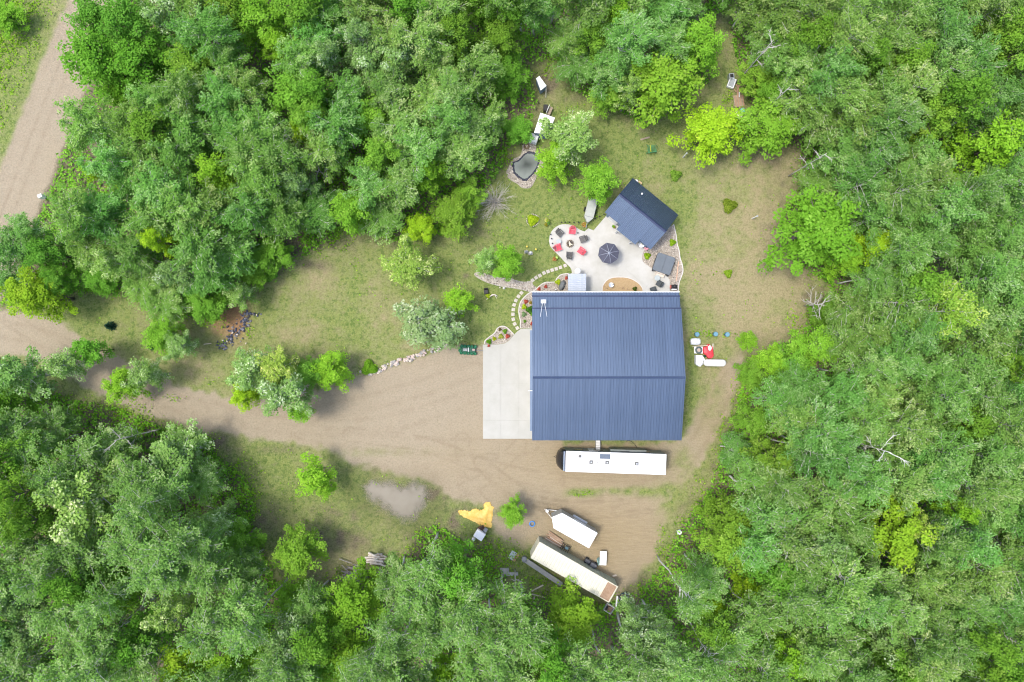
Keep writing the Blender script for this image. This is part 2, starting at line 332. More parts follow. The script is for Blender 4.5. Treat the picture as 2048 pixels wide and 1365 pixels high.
def ground_material():
    if 'ground' in MATS: return MATS['ground']
    m = bpy.data.materials.new('ground'); m.use_nodes = True; nt = m.node_tree; N = nt.nodes; L = nt.links
    b = N['Principled BSDF']; b.inputs['Specular IOR Level'].default_value = 0.2
    tc = N.new('ShaderNodeTexCoord')
    def noise(sc, det=5, ro=.65, dist=0.0, stretch=None):
        n = N.new('ShaderNodeTexNoise'); n.inputs['Scale'].default_value = sc; n.inputs['Detail'].default_value = det; n.inputs['Roughness'].default_value = ro; n.inputs['Distortion'].default_value = dist
        if stretch:
            mp = N.new('ShaderNodeMapping'); mp.inputs['Scale'].default_value = stretch[0]; mp.inputs['Rotation'].default_value = (0, 0, stretch[1])
            L.new(tc.outputs['Object'], mp.inputs[0]); L.new(mp.outputs[0], n.inputs['Vector'])
        else: L.new(tc.outputs['Object'], n.inputs['Vector'])
        return n.outputs['Fac']
    def ramp(v, a, ca, bb, cb):
        r = N.new('ShaderNodeValToRGB'); e = r.color_ramp.elements
        e[0].position = a; e[0].color = (*ca, 1); e[1].position = bb; e[1].color = (*cb, 1); L.new(v, r.inputs[0]); return r.outputs[0]
    def mix(f, c1, c2, mode='MIX'):
        x = N.new('ShaderNodeMix'); x.data_type = 'RGBA'; x.blend_type = mode
        if isinstance(f, (int, float)): x.inputs[0].default_value = f
        else: L.new(f, x.inputs[0])
        for i, c in ((6, c1), (7, c2)):
            if isinstance(c, tuple): x.inputs[i].default_value = (*c, 1)
            else: L.new(c, x.inputs[i])
        return x.outputs[2]
    def math_(op, a, b2=None, cl=False):
        x = N.new('ShaderNodeMath'); x.operation = op; x.use_clamp = cl
        for i, v in ((0, a), (1, b2)):
            if v is None: continue
            if isinstance(v, (int, float)): x.inputs[i].default_value = v
            else: L.new(v, x.inputs[i])
        return x.outputs[0]
    a1 = N.new('ShaderNodeAttribute'); a1.attribute_name = 'mask'; a2 = N.new('ShaderNodeAttribute'); a2.attribute_name = 'mask2'
    s1 = N.new('ShaderNodeSeparateColor'); L.new(a1.outputs['Color'], s1.inputs[0]); s2 = N.new('ShaderNodeSeparateColor'); L.new(a2.outputs['Color'], s2.inputs[0])
    fine = noise(5.0, 6, .75); mid = noise(0.9, 5, .7); tiny = noise(16, 3, .7)
    green = ramp(fine, .34, (0.145, 0.180, 0.046), .66, (0.250, 0.288, 0.094))
    lush = ramp(fine, .34, (0.100, 0.160, 0.028), .66, (0.185, 0.265, 0.062))
    grn = mix(ramp(mid, .45, (0, 0, 0), .62, (1, 1, 1)), green, lush)
    tuft = noise(1.7, 6, .72)
    grn = mix(math_('MULTIPLY', ramp(tuft, .50, (0, 0, 0), .58, (1, 1, 1)), .7), grn, ramp(fine, .36, (0.045, 0.095, 0.014), .64, (0.105, 0.175, 0.035)))
    dryc = mix(math_('MULTIPLY', ramp(tuft, .55, (0, 0, 0), .68, (1, 1, 1)), .5), ramp(fine, .32, (0.220, 0.190, 0.100), .66, (0.350, 0.300, 0.172)), (0.15, 0.165, 0.055))
    dfac = math_('MULTIPLY_ADD', mid, 2.6); dfac.node.inputs[2].default_value = -1.3
    dmask = math_('ADD', s1.outputs['Green'], dfac, True)
    col = mix(dmask, grn, dryc)
    fleck = noise(3.2, 5, .75)
    col = mix(math_('MULTIPLY', ramp(fleck, .58, (0, 0, 0), .66, (1, 1, 1)), .55), col, (0.30, 0.255, 0.15))
    col = mix(math_('MULTIPLY', ramp(fleck, .36, (1, 1, 1), .43, (0, 0, 0)), .5), col, (0.105, 0.135, 0.035))
    soilc = ramp(fine, .34, (0.080, 0.072, 0.040), .66, (0.230, 0.195, 0.125))
    soilf = math_('ADD', s1.outputs['Blue'], math_('MULTIPLY', math_('SUBTRACT', fine, .5), .7)); soilf = math_('MULTIPLY', soilf, math_('ADD', s1.outputs['Blue'], .25), True)
    col = mix(soilf, col, soilc)
    streak = noise(2.2, 4, .7, 0, ((0.35, 2.6, 1), 0.15))
    gravel = ramp(fine, .25, (0.252, 0.208, 0.142), .75, (0.380, 0.322, 0.232))
    sandc = ramp(streak, .25, (0.232, 0.178, 0.102), .75, (0.345, 0.275, 0.165))
    grav = mix(s2.outputs['Red'], gravel, sandc)
    grav = mix(math_('MULTIPLY', ramp(tiny, .52, (0, 0, 0), .8, (1, 1, 1)), .25), grav, (0.52, 0.48, 0.42))
    grav = mix(math_('MULTIPLY', ramp(mid, .5, (0, 0, 0), .72, (1, 1, 1)), .30), grav, (0.26, 0.20, 0.135))
    grav = mix(math_('MULTIPLY', s2.outputs['Green'], .6), grav, (0.19, 0.145, 0.095))
    gf = math_('ADD', s1.outputs['Red'], math_('MULTIPLY', math_('SUBTRACT', fine, .5), math_('MULTIPLY', s1.outputs['Red'], .6)), True)
    col = mix(gf, col, grav)
    col = mix(math_('MULTIPLY', s2.outputs['Blue'], math_('ADD', fine, .35), True), col, ramp(fine, .3, (0.20, 0.105, 0.055), .7, (0.36, 0.20, 0.105)))
    wetf = math_('MULTIPLY', a1.outputs['Alpha'], .55)
    col = mix(wetf, col, mix(1.0, col, (0.42, 0.40, 0.34), 'MULTIPLY'))
    L.new(col, b.inputs['Base Color'])
    L.new(math_('SUBTRACT', .95, math_('MULTIPLY', a1.outputs['Alpha'], .35)), b.inputs['Roughness'])
    bp = N.new('ShaderNodeBump'); bp.inputs['Strength'].default_value = .7; bp.inputs['Distance'].default_value = .12
    L.new(fine, bp.inputs['Height']); L.new(bp.outputs[0], b.inputs['Normal'])
    MATS['ground'] = m
    return m
build_ground()

# puddle: a flat sheet of water that the uneven ground cuts into shape
def water_mat(name, c1, c2, scale, rough, alpha=1.0, bump=.03):
    m = pm(name, c1, c2, scale, rough, bump, 0, 9, .5); b = m.node_tree.nodes['Principled BSDF']; b.inputs['Alpha'].default_value = alpha
    return m
def soft_sheet(name, poly, mat, z, edge, seed, hf=None, pad=26, cell=2.2, amp=22):
    xs = np.arange(min(p[0] for p in poly) - pad, max(p[0] for p in poly) + pad, cell); ys = np.arange(min(p[1] for p in poly) - pad, max(p[1] for p in poly) + pad, cell)
    GX, GY = np.meshgrid(xs, ys); X, Y = GX.ravel(), GY.ravel()
    d = signed_dist(X, Y, poly) + (vnoise(X, Y, 22, seed, 3) - .5) * amp + (vnoise(X, Y, 6, seed + 1, 2) - .5) * 8
    fade = 1 - sstep(-edge, edge * .6, d); Z = np.full(X.shape, z) if hf is None else hf(X, Y, d)
    n = len(xs); I, J = np.meshgrid(np.arange(n - 1), np.arange(len(ys) - 1)); k = (J * n + I).ravel(); q = np.stack([k, k + n, k + n + 1, k + 1], 1); q = q[fade[q].max(1) > .01]
    u, inv = np.unique(q.ravel(), return_inverse=True)
    mb = MB(); mb.v = [((X[a] - 1024) / F * H, (682.5 - Y[a]) / F * H, Z[a]) for a in u]; mb.f = [tuple(t) for t in inv.reshape(-1, 4)]
    o = mb.build(name, mat, None, True); o.data.attributes.new('fade', 'FLOAT', 'POINT').data.foreach_set('value', fade[u].astype(np.float32)); return o
def fade_alpha(m, amax, grain=0.0, gs=8.0):
    nt = m.node_tree; b = nt.nodes['Principled BSDF']; at = nt.nodes.new('ShaderNodeAttribute'); at.attribute_name = 'fade'; src = at.outputs['Fac']
    if grain:
        tc = [n for n in nt.nodes if n.type == 'TEX_COORD'][0]; nz = nt.nodes.new('ShaderNodeTexNoise'); nz.inputs['Scale'].default_value = gs; nz.inputs['Detail'].default_value = 4; nt.links.new(tc.outputs['Object'], nz.inputs['Vector'])
        a = nt.nodes.new('ShaderNodeMath'); a.operation = 'MULTIPLY_ADD'; a.inputs[1].default_value = 1.7; nt.links.new(src, a.inputs[0]); nt.links.new(nz.outputs['Fac'], a.inputs[2])
        mr = nt.nodes.new('ShaderNodeMapRange'); mr.inputs[1].default_value = .8; mr.inputs[2].default_value = 1.25; nt.links.new(a.outputs[0], mr.inputs[0]); src = mr.outputs[0]
    mu = nt.nodes.new('ShaderNodeMath'); mu.operation = 'MULTIPLY'; mu.inputs[1].default_value = amax; nt.links.new(src, mu.inputs[0]); nt.links.new(mu.outputs[0], b.inputs['Alpha']); return m
structure(soft_sheet('puddle', PUDDLE, fade_alpha(water_mat('muddy_water', (0.19, 0.168, 0.122), (0.23, 0.208, 0.16), .35, .15), .85, 0), -.005, 16, 61, pad=40, amp=18))

# ------------------------------------------------------------------ concrete, beds and borders
CONC = pm('concrete', (0.425, 0.418, 0.37), (0.51, 0.505, 0.47), .6, .85, .15, bscale=12, detail=8)
CURB = pm('curb_concrete', (0.54, 0.51, 0.46), (0.60, 0.57, 0.53), 3, .85, .1)
GRAVBED = pm('bed_gravel', (0.26, 0.225, 0.18), (0.44, 0.40, 0.34), 7, .95, .6, bscale=16)
MULCH = pm('mulch', (0.36, 0.25, 0.125), (0.44, 0.32, 0.18), 8, .95, .5, bscale=20)
ROCKS = leafmat('river_rock', (0.20, 0.17, 0.15), (0.42, 0.37, 0.31), (0.62, 0.57, 0.49), .3, .6, 0.0, False, False)

def slab(name, pts, gx, gy, rz, z0=-0.06, z1=0.03, joint=0.007, mat=CONC):
    """poured slab: panels between control joints, over a recessed base"""
    w = world_poly(pts); root = MB().prism(w, z0 - .02, z1 - .035).build(name, mat); structure(root)
    c, s = math.cos(-rz), math.sin(-rz); r = [(x * c - y * s, x * s + y * c) for x, y in w]
    x0 = min(p[0] for p in r); x1 = max(p[0] for p in r); y0 = min(p[1] for p in r); y1 = max(p[1] for p in r)
    nx = max(1, round((x1 - x0) / gx)); ny = max(1, round((y1 - y0) / gy)); dx = (x1 - x0) / nx; dy = (y1 - y0) / ny
    for i in range(nx):
        for j in range(ny):
            q = clip_poly(r, x0 + i * dx + joint, x0 + (i + 1) * dx - joint, y0 + j * dy + joint, y0 + (j + 1) * dy - joint)
            if len(q) < 3 or poly_area(q) < .03: continue
            q = [(x * c + y * s, -x * s + y * c) for x, y in q]
            MB().prism(q, z1 - .034, z1 + RNG.uniform(-.002, .002)).build('slab_panel', mat, root)
    return root
APRON = [(966, 689.5), (995, 689.5), (1009, 687.5), (1018, 682), (1028, 670), (1035, 663), (1042, 658), (1072, 657), (1072, 878), (966, 878)]
slab('concrete_apron', APRON, 2.1, 2.2, 0, mat=pm('apron_concrete', (0.385, 0.38, 0.335), (0.435, 0.43, 0.39), .6, .85, .15, bscale=12, detail=8))
patio_pts = smooth_poly([(1098, 482), (1101, 467), (1111, 455), (1126, 449), (1144, 451), (1159, 459.6), (1169, 463.5)], 4, False) + [(1176.5, 457), (1187, 461.5), (1215, 429), (1262, 470), (1292, 496)] + \
    smooth_poly([(1287, 503), (1284, 515), (1287, 525), (1299, 534), (1310, 541), (1330, 551), (1337, 557), (1339.5, 566), (1340, 602)], 4, False) + [(1137, 602), (1137, 550)] + \
    smooth_poly([(1144, 546), (1141, 536), (1131, 526), (1121, 515), (1107, 501), (1100, 492)], 4, False)
slab('patio', patio_pts, 3.4, 3.4, math.radians(-40))

def bed(name, pts, label_mat=GRAVBED, z=0.012, stones=0, seed=1, size=(.09, .2), avoid=None):
    w = world_poly(pts); root = MB().prism(w, -.09, z).build(name, label_mat); structure(root)
    if stones:
        r = random.Random(seed); x0 = min(p[0] for p in w); x1 = max(p[0] for p in w); y0 = min(p[1] for p in w); y1 = max(p[1] for p in w)
        n = int((x1 - x0) * (y1 - y0) * stones); RX = np.array([r.uniform(x0, x1) for _ in range(n)]); RY = np.array([r.uniform(y0, y1) for _ in range(n)])
        ok = signed_dist(RX, RY, w) < -.06
        for a in (avoid or []): ok &= signed_dist(RX, RY, world_poly(a)) > .05
        mb = MB()
        for x, y in zip(RX[ok], RY[ok]):
            d = r.uniform(*size); mb.rock((x, y, z + d * .12), (d, d * r.uniform(.65, 1), d * r.uniform(.5, .8)), r, r.uniform(0, 6.3))
        structure(mb.build('river_rocks', ROCKS, root), 'stuff')
    return root
def curb(name_parent, pts, w=0.13, h=0.09, closed=False, mat=CURB, name='edging_curb'):
    q = world_poly(smooth_poly(pts, 5, closed)); mb = MB(); n = len(q); vs = []; 
    for i in range(n):
        a = Vector(q[(i - 1) % n] if closed else q[max(0, i - 1)]); b = Vector(q[(i + 1) % n] if closed else q[min(n - 1, i + 1)])
        t = (b - a).normalized(); nrm = Vector((-t.y, t.x)) * w * .5; p = Vector(q[i])
        vs += [(p.x - nrm.x, p.y - nrm.y, -.06), (p.x - nrm.x * .8, p.y - nrm.y * .8, h), (p.x + nrm.x * .8, p.y + nrm.y * .8, h), (p.x + nrm.x, p.y + nrm.y, -.06)]
    fs = []
    for i in range(n if closed else n - 1):
        a = i * 4; b = ((i + 1) % n) * 4
        fs += [(a, b, b + 1, a + 1), (a + 1, b + 1, b + 2, a + 2), (a + 2, b + 2, b + 3, a + 3)]
    if not closed: fs += [(0, 1, 2, 3), ((n - 1) * 4 + 3, (n - 1) * 4 + 2, (n - 1) * 4 + 1, (n - 1) * 4)]
    return mb.add(vs, fs).build(name, mat, name_parent)
east_edge = [(1347, 449), (1352, 471), (1354, 488), (1358, 502), (1360, 517), (1364, 529), (1365.6, 543), (1361.6, 556), (1358, 566), (1356, 586), (1356, 601)]
b1 = bed('rock_bed', smooth_poly(east_edge, 4, False) + [(1341, 601), (1340.5, 570), (1338, 557), (1330, 551.5), (1310, 541.5), (1299, 534.5), (1286.5, 525), (1283.5, 515), (1287, 502), (1300, 490), (1330, 460)], stones=70, seed=3, avoid=[patio_pts])
curb(b1, east_edge)
west_edge = [(1067, 582), (1055, 589), (1043.4, 601), (1039, 611), (1037.6, 623), (1039, 634), (1041, 643), (1040.5, 652), (1042, 657)]
b2 = bed('rock_bed', smooth_poly(west_edge, 4, False) + [(1068, 656.5), (1068, 582)], stones=75, seed=4)
curb(b2, west_edge)
north_edge = [(1067, 583), (1078.6, 572.7), (1090, 565.6), (1102, 565), (1110, 564), (1114, 557), (1122, 550), (1137, 547.5)]
b3 = bed('rock_bed', smooth_poly(north_edge, 4, False) + [(1137, 601), (1068.5, 601)], stones=75, seed=5)
curb(b3, north_edge)
low_edge = [(969, 688), (970, 682), (979.6, 673.7), (989, 666.7), (995, 657), (1004, 653), (1012.5, 655), (1020.7, 662), (1027.7, 669.5)]
b4 = bed('rock_bed', smooth_poly(low_edge, 4, False) + [(1018, 681.5), (1009, 687), (995, 689), (969, 689)], stones=75, seed=6)
curb(b4, low_edge)
creek = smooth_poly([(948, 548), (960, 545), (985, 552), (1005, 556), (1022, 557), (1032, 561), (1049, 564), (1063, 563), (1066, 570), (1072, 575), (1067, 582), (1058, 584), (1043, 580), (1026, 577), (1000, 573), (975, 566), (955, 556)], 3)
bed('dry_creek_bed', creek, pm('creek_gravel', (0.36, 0.33, 0.28), (0.5, 0.47, 0.42), 7, .95, .5), stones=70, seed=7, size=(.1, .26))
isl = smooth_poly([(1203, 602), (1204, 583), (1206, 571), (1215, 560), (1230, 555), (1255, 556), (1273, 564), (1283, 574), (1286, 583), (1287, 602)], 4, False)
b6 = bed('mulch_island', isl, MULCH, z=0.045)
curb(b6, [(1203, 602), (1204, 583), (1206, 571), (1215, 560), (1230, 555), (1255, 556), (1273, 564), (1283, 574), (1286, 583), (1287, 602)], .12, .1)
# stepping stones
STEP = pm('step_stone', (0.42, 0.38, 0.33), (0.56, 0.52, 0.46), 5, .9, .3)
me_step = MB().box((0, 0, 0), (.40, .40, .07), taper=.96).mesh('stepping_stone', STEP)
s4 = 200 / 1706
pathA = [(940, 270), (860, 300), (790, 325), (720, 345), (650, 370), (580, 395), (510, 440), (445, 475), (385, 520)]
pathB = [(195, 735), (145, 795), (100, 865), (70, 940), (55, 1020), (50, 1100), (55, 1185), (80, 1265), (125, 1335)]
for nm, lab, pth in (('stepping_stone_path', 'curved row of square stepping stones between lawn tree and patio', pathA), ('stepping_stone_path', 'row of square stepping stones bending around rock bed left of house', pathB)):
    root = thing(nm, lab, 'path', P(1020 + pth[0][0] * s4, 500 + pth[0][1] * s4, 0), 0)
    for i, (a, b) in enumerate(pth):
        p = P(1020 + a * s4, 500 + b * s4) - root.location; q = pth[min(i + 1, len(pth) - 1)]; r_ = pth[max(i - 1, 0)]
        link('stone', me_step, root, (p.x, p.y, .0), (0, 0, math.atan2(-(q[1] - r_[1]), q[0] - r_[0]) + RNG.uniform(-.1, .1)))

# ------------------------------------------------------------------ buildings
def roof_mat():
    m = pm('navy_roof_metal', (0.136, 0.180, 0.248), (0.150, 0.195, 0.265), .3, .38, .03, .85, 30); nt = m.node_tree; b = nt.nodes['Principled BSDF']
    src = b.inputs['Base Color'].links[0].from_socket; tc = [n for n in nt.nodes if n.type == 'TEX_COORD'][0]
    mp = nt.nodes.new('ShaderNodeMapping'); mp.inputs['Scale'].default_value = (5, .5, 1); nt.links.new(tc.outputs['Object'], mp.inputs[0])
    oi = nt.nodes.new('ShaderNodeObjectInfo'); va = nt.nodes.new('ShaderNodeVectorMath'); va.operation = 'ADD'; nt.links.new(mp.outputs[0], va.inputs[0]); nt.links.new(oi.outputs['Random'], va.inputs[1])
    nz = nt.nodes.new('ShaderNodeTexNoise'); nz.inputs['Scale'].default_value = 1.0; nz.inputs['Detail'].default_value = 5; nt.links.new(va.outputs[0], nz.inputs['Vector'])
    r1 = nt.nodes.new('ShaderNodeMapRange'); r1.inputs[1].default_value = .3; r1.inputs[2].default_value = .7; r1.inputs[3].default_value = .94; r1.inputs[4].default_value = 1.05; nt.links.new(nz.outputs['Fac'], r1.inputs[0])
    r2 = nt.nodes.new('ShaderNodeMapRange'); r2.inputs[3].default_value = .95; r2.inputs[4].default_value = 1.05; nt.links.new(oi.outputs['Random'], r2.inputs[0])
    mm = nt.nodes.new('ShaderNodeMath'); mm.operation = 'MULTIPLY'; nt.links.new(r1.outputs[0], mm.inputs[0]); nt.links.new(r2.outputs[0], mm.inputs[1])
    vm = nt.nodes.new('ShaderNodeVectorMath'); vm.operation = 'SCALE'; nt.links.new(src, vm.inputs[0]); nt.links.new(mm.outputs[0], vm.inputs[3]); nt.links.new(vm.outputs[0], b.inputs['Base Color'])
    return m
NAVYTRIM = pm('navy_trim', (0.030, 0.042, 0.085), (0.038, 0.05, 0.1), 2, .5, 0, .3)
NAVY = roof_mat()
SIDING = pm('blue_grey_siding', (0.17, 0.24, 0.33), (0.19, 0.26, 0.35), 2, .6)
WHITE = pm('white_paint', (0.80, 0.80, 0.78), (0.74, 0.74, 0.72), 1.5, .5)
BRIGHT = pm('white_membrane', (0.86, 0.87, 0.87), (0.80, 0.82, 0.83), 1.2, .55)
GLASS = pm('dark_glass', (0.03, 0.04, 0.05), (0.04, 0.05, 0.06), 1, .08, spec=.6)
BLACK = pm('black_plastic', (0.018, 0.018, 0.02), (0.03, 0.03, 0.032), 6, .5)
STEEL = pm('galvanised_steel', (0.42, 0.46, 0.50), (0.52, 0.55, 0.58), 4, .42, 0, .6)
GREYMET = pm('grey_metal', (0.20, 0.21, 0.22), (0.28, 0.29, 0.30), 3, .5, 0, .3)
WOODW = pm('weathered_wood', (0.26, 0.20, 0.14), (0.40, 0.33, 0.25), 5, .9, .3)
RUBBER = pm('rubber', (0.02, 0.02, 0.02), (0.035, 0.035, 0.035), 8, .85)

def panel_mesh(name, w, L, mat, ribs=3, rh=.022, rw=.10, th=.012):
    """one ribbed metal sheet, x across, y down the slope from 0 to -L"""
    prof = []; sp = w / ribs
    for i in range(ribs):
        c = -w / 2 + sp * (i + .5)
        prof += [(c - sp / 2, 0), (c - rw / 2, 0), (c - rw * .22, rh), (c + rw * .22, rh), (c + rw / 2, 0)]
    prof.append((w / 2, 0)); n = len(prof)
    vs = [(x, 0, z + th) for x, z in prof] + [(x, -L, z + th) for x, z in prof] + [(-w / 2, 0, 0), (w / 2, 0, 0), (-w / 2, -L, 0), (w / 2, -L, 0)]
    fs = [(i, n + i, n + i + 1, i + 1) for i in range(n - 1)] + [(2 * n, 2 * n + 1, 2 * n + 3, 2 * n + 2)]
    fs += [tuple(range(n)) + (2 * n + 1, 2 * n), tuple(range(2 * n - 1, n - 1, -1)) + (2 * n + 2, 2 * n + 3)]
    return MB().add(vs, fs).mesh(name, mat)

def house():
    x0, x1 = 2.30, 18.96; yr, ys, yn, yp = -4.0, -11.14, 3.62, 5.50; zr, pit = 7.2, .25
    cx, cy = (x0 + x1) / 2, yr
    r = thing('house', 'large metal-clad house with wide blue ribbed roof beside concrete apron', 'house', (cx, cy, 0))
    def l(x, y): return (x - cx, y - cy)
    zs = zr - (yr - ys) * pit; zn = zr - (yn - yr) * pit
    # walls
    wx0, wx1, wy0, wy1 = x0 + .35 - cx, x1 - .35 - cx, ys + .4 - cy, yn - .1 - cy
    zw0 = zr - (yr - ys - .4) * pit - .15; zw1 = zr - (yn - .1 - yr) * pit - .15
    sec = [(wy0, -.05), (wy1, -.05), (wy1, zw1), (0, zr - .15), (wy0, zw0)]
    vs = [(wx0, a, b) for a, b in sec] + [(wx1, a, b) for a, b in sec]
    MB().add(vs, [(0, 1, 2, 3, 4)[::-1], (5, 6, 7, 8, 9)] + [(i, (i + 1) % 5, 5 + (i + 1) % 5, 5 + i) for i in range(5)]).build('wall', SIDING, r)
    MB().box(((wx0 + wx1) / 2, (wy1 + yp - .45 - cy) / 2 + .01, 2.1), (wx1 - wx0 - .02, yp - .45 - cy - wy1 - .02, 4.3)).build('porch_wall', SIDING, r)
    # roof deck with fascia
    dk = MB(); t = .14
    def slope(ya, za, yb, zb, z_off=0):
        a, b = ya - cy, yb - cy; X0, X1 = x0 - cx, x1 - cx
        dk.add([(X0, a, za), (X1, a, za), (X1, b, zb), (X0, b, zb), (X0, a, za - t), (X1, a, za - t), (X1, b, zb - t), (X0, b, zb - t)],
               [(0, 3, 2, 1), (4, 5, 6, 7), (0, 1, 5, 4), (1, 2, 6, 5), (2, 3, 7, 6), (3, 0, 4, 7)] if yb > ya else [(0, 1, 2, 3), (7, 6, 5, 4), (0, 4, 5, 1), (1, 5, 6, 2), (2, 6, 7, 3), (3, 7, 4, 0)])
    ym = 5.05; zm0 = zn - .13; zm1 = zm0 - (ym - yn) * pit; ze0 = zm1 - .11; ze1 = ze0 - (yp - ym) * pit
    slope(yr, zr, ys, zs); slope(yr, zr, yn, zn); slope(yn - .25, zm0 + .06, ym, zm1); slope(ym - .25, ze0 + .06, yp, ze1)
    roof = dk.build('roof', NAVYTRIM, r)
    ang = math.atan(pit); n = 18; w = (x1 - x0) / n
    for (ya, za, L, rz, sg, nmx) in ((yr, zr, (yr - ys) / math.cos(ang), 0, 1, 'south'), (yr, zr, (yn - yr + .06) / math.cos(ang), math.pi, -1, 'north'), (yn - .1, zm0 + .025, (ym - yn + .16) / math.cos(ang), math.pi, -1, 'mid'), (ym - .1, ze0 + .025, (yp - ym + .13) / math.cos(ang), math.pi, -1, 'low')):
        me = panel_mesh('roof_panel', w - .006, L, NAVY)
        for i in range(n):
            link('roof_panel', me, roof, (x0 + w * (i + .5) - cx, ya - cy, za + .004), (-ang * 1, 0, rz) if False else Matrix.Rotation(rz, 4, 'Z').__matmul__(Matrix.Rotation(ang, 4, 'X')).to_euler())
    rc = MB(); X0, X1 = x0 - cx - .02, x1 - cx + .02
    rc.add([(X0, -.13, zr + .0), (X1, -.13, zr), (X1, 0, zr + .085), (X0, 0, zr + .085), (X1, .13, zr), (X0, .13, zr)], [(0, 1, 2, 3), (3, 2, 4, 5), (0, 3, 5), (1, 4, 2)]).build('ridge_cap', pm('ridge_metal', (.06, .085, .15), (.075, .1, .17), 2, .5, 0, .4), roof)
    for yy, zz in ((yn + .06, zn - .02), (ym + .03, zm1 - .02)): MB().box((0, yy - cy, zz + .03), (x1 - x0 + .12, .15, .10)).build('snow_guard', NAVYTRIM, roof)
    MB().box((0, yp + .07 - cy, ze1 - .03), (x1 - x0 + .1, .10, .10)).build('gutter', WHITE, r)
    for xx in (x0 - cx - .02, x1 - cx + .02):
        MB().add([(xx - .03, ys - cy, zs - .14), (xx + .03, ys - cy, zs - .14), (xx + .03, ys - cy, zs + .06), (xx - .03, ys - cy, zs + .06),
                  (xx - .03, 0, zr - .14), (xx + .03, 0, zr - .14), (xx + .03, 0, zr + .07), (xx - .03, 0, zr + .07),
                  (xx - .03, yn - cy, zn - .14), (xx + .03, yn - cy, zn - .14), (xx + .03, yn - cy, zn + .06), (xx - .03, yn - cy, zn + .06)],
                 [(0, 1, 2, 3), (0, 4, 5, 1), (1, 5, 6, 2), (2, 6, 7, 3), (3, 7, 4, 0), (4, 8, 9, 5), (5, 9, 10, 6), (6, 10, 11, 7), (7, 11, 8, 4), (8, 11, 10, 9)]).build('rake_trim', NAVY, r)
    # garage eyebrow roof, doors, lamp
    a0 = P(1060, 661, 3.0); a1 = P(1060, 862, 3.0); ly = (a0.y + a1.y) / 2 - cy; lw = a0.y - a1.y
    gx = wx0
    MB().add([(gx, ly - lw / 2, 3.25), (gx, ly + lw / 2, 3.25), (a0.x - cx, ly + lw / 2, 3.0), (a0.x - cx, ly - lw / 2, 3.0), (gx, ly - lw / 2, 2.9), (gx, ly + lw / 2, 2.9), (a0.x - cx, ly + lw / 2, 2.9), (a0.x - cx, ly - lw / 2, 2.9)],
             [(0, 1, 2, 3), (7, 6, 5, 4), (3, 2, 6, 7), (0, 3, 7, 4), (1, 5, 6, 2)]).build('eyebrow_roof', pm('eyebrow_metal', (.13, .18, .26), (.15, .2, .28), 2, .5, 0, .3), r)
    for k in range(3):
        d = MB()
        for j in range(4): d.box((wx0 - .03, ly + (k - 1) * 3.7, .36 + j * .66), (.06, 3.0, .63))
        d.build('garage_door', WHITE, r)
    MB().box((P(1061, 782, 3.4).x - cx - .0, P(1061, 782, 3.4).y - cy, 3.35), (.5, .07, .09)).build('wall_lamp', WHITE, r)
    for yy in (-5.0, 1.2):
        for xx in (wx1,):
            wdw = MB().box((xx + .02, yy, 1.6), (.06, 1.2, 1.0)).build('window', WHITE, r); MB().box((xx + .045, yy, 1.6), (.03, 1.05, .85)).build('pane', GLASS, wdw)
    for xx in (-6, -3, 3.5, 6):
        wdw = MB().box((xx, yp - .43 - cy + .0, 1.5), (1.2, .07, 1.0)).build('window', WHITE, r); MB().box((xx, yp - .385 - cy, 1.5), (1.05, .03, .85)).build('pane', GLASS, wdw)
    MB().box((-.5, wy0 - .02, 1.1), (1.0, .07, 2.1)).build('door', WHITE, r)
    # antenna on the roof
    def rz_(y): return zr - abs(y - yr) * pit + .03
    p = P(1087, 603.5, 5.6); q1 = P(1080.5, 634, 5.4); q2 = P(1094, 634, 5.4)
    ta = thing('roof_antenna', 'white rectangular satellite antenna on two slanting legs on blue roof', 'antenna', (p.x, p.y, rz_(p.y) - .2))
    base = ta.location
    MB().box((0, 0, .75), (.58, .42, .05), rx=-.25).build('antenna_panel', WHITE, ta, bevel=.012)
    for q, sx in ((q1, -.1), (q2, .1)):
        MB().tube([(sx, -.1, .7), (q.x - base.x, q.y - base.y, rz_(q.y) - base.z)], .022, 6).build('leg', WHITE, ta)
    MB().tube([(0, 0, .72), (0, .12, .15)], .03, 6).build('mast', GREYMET, ta)
house()

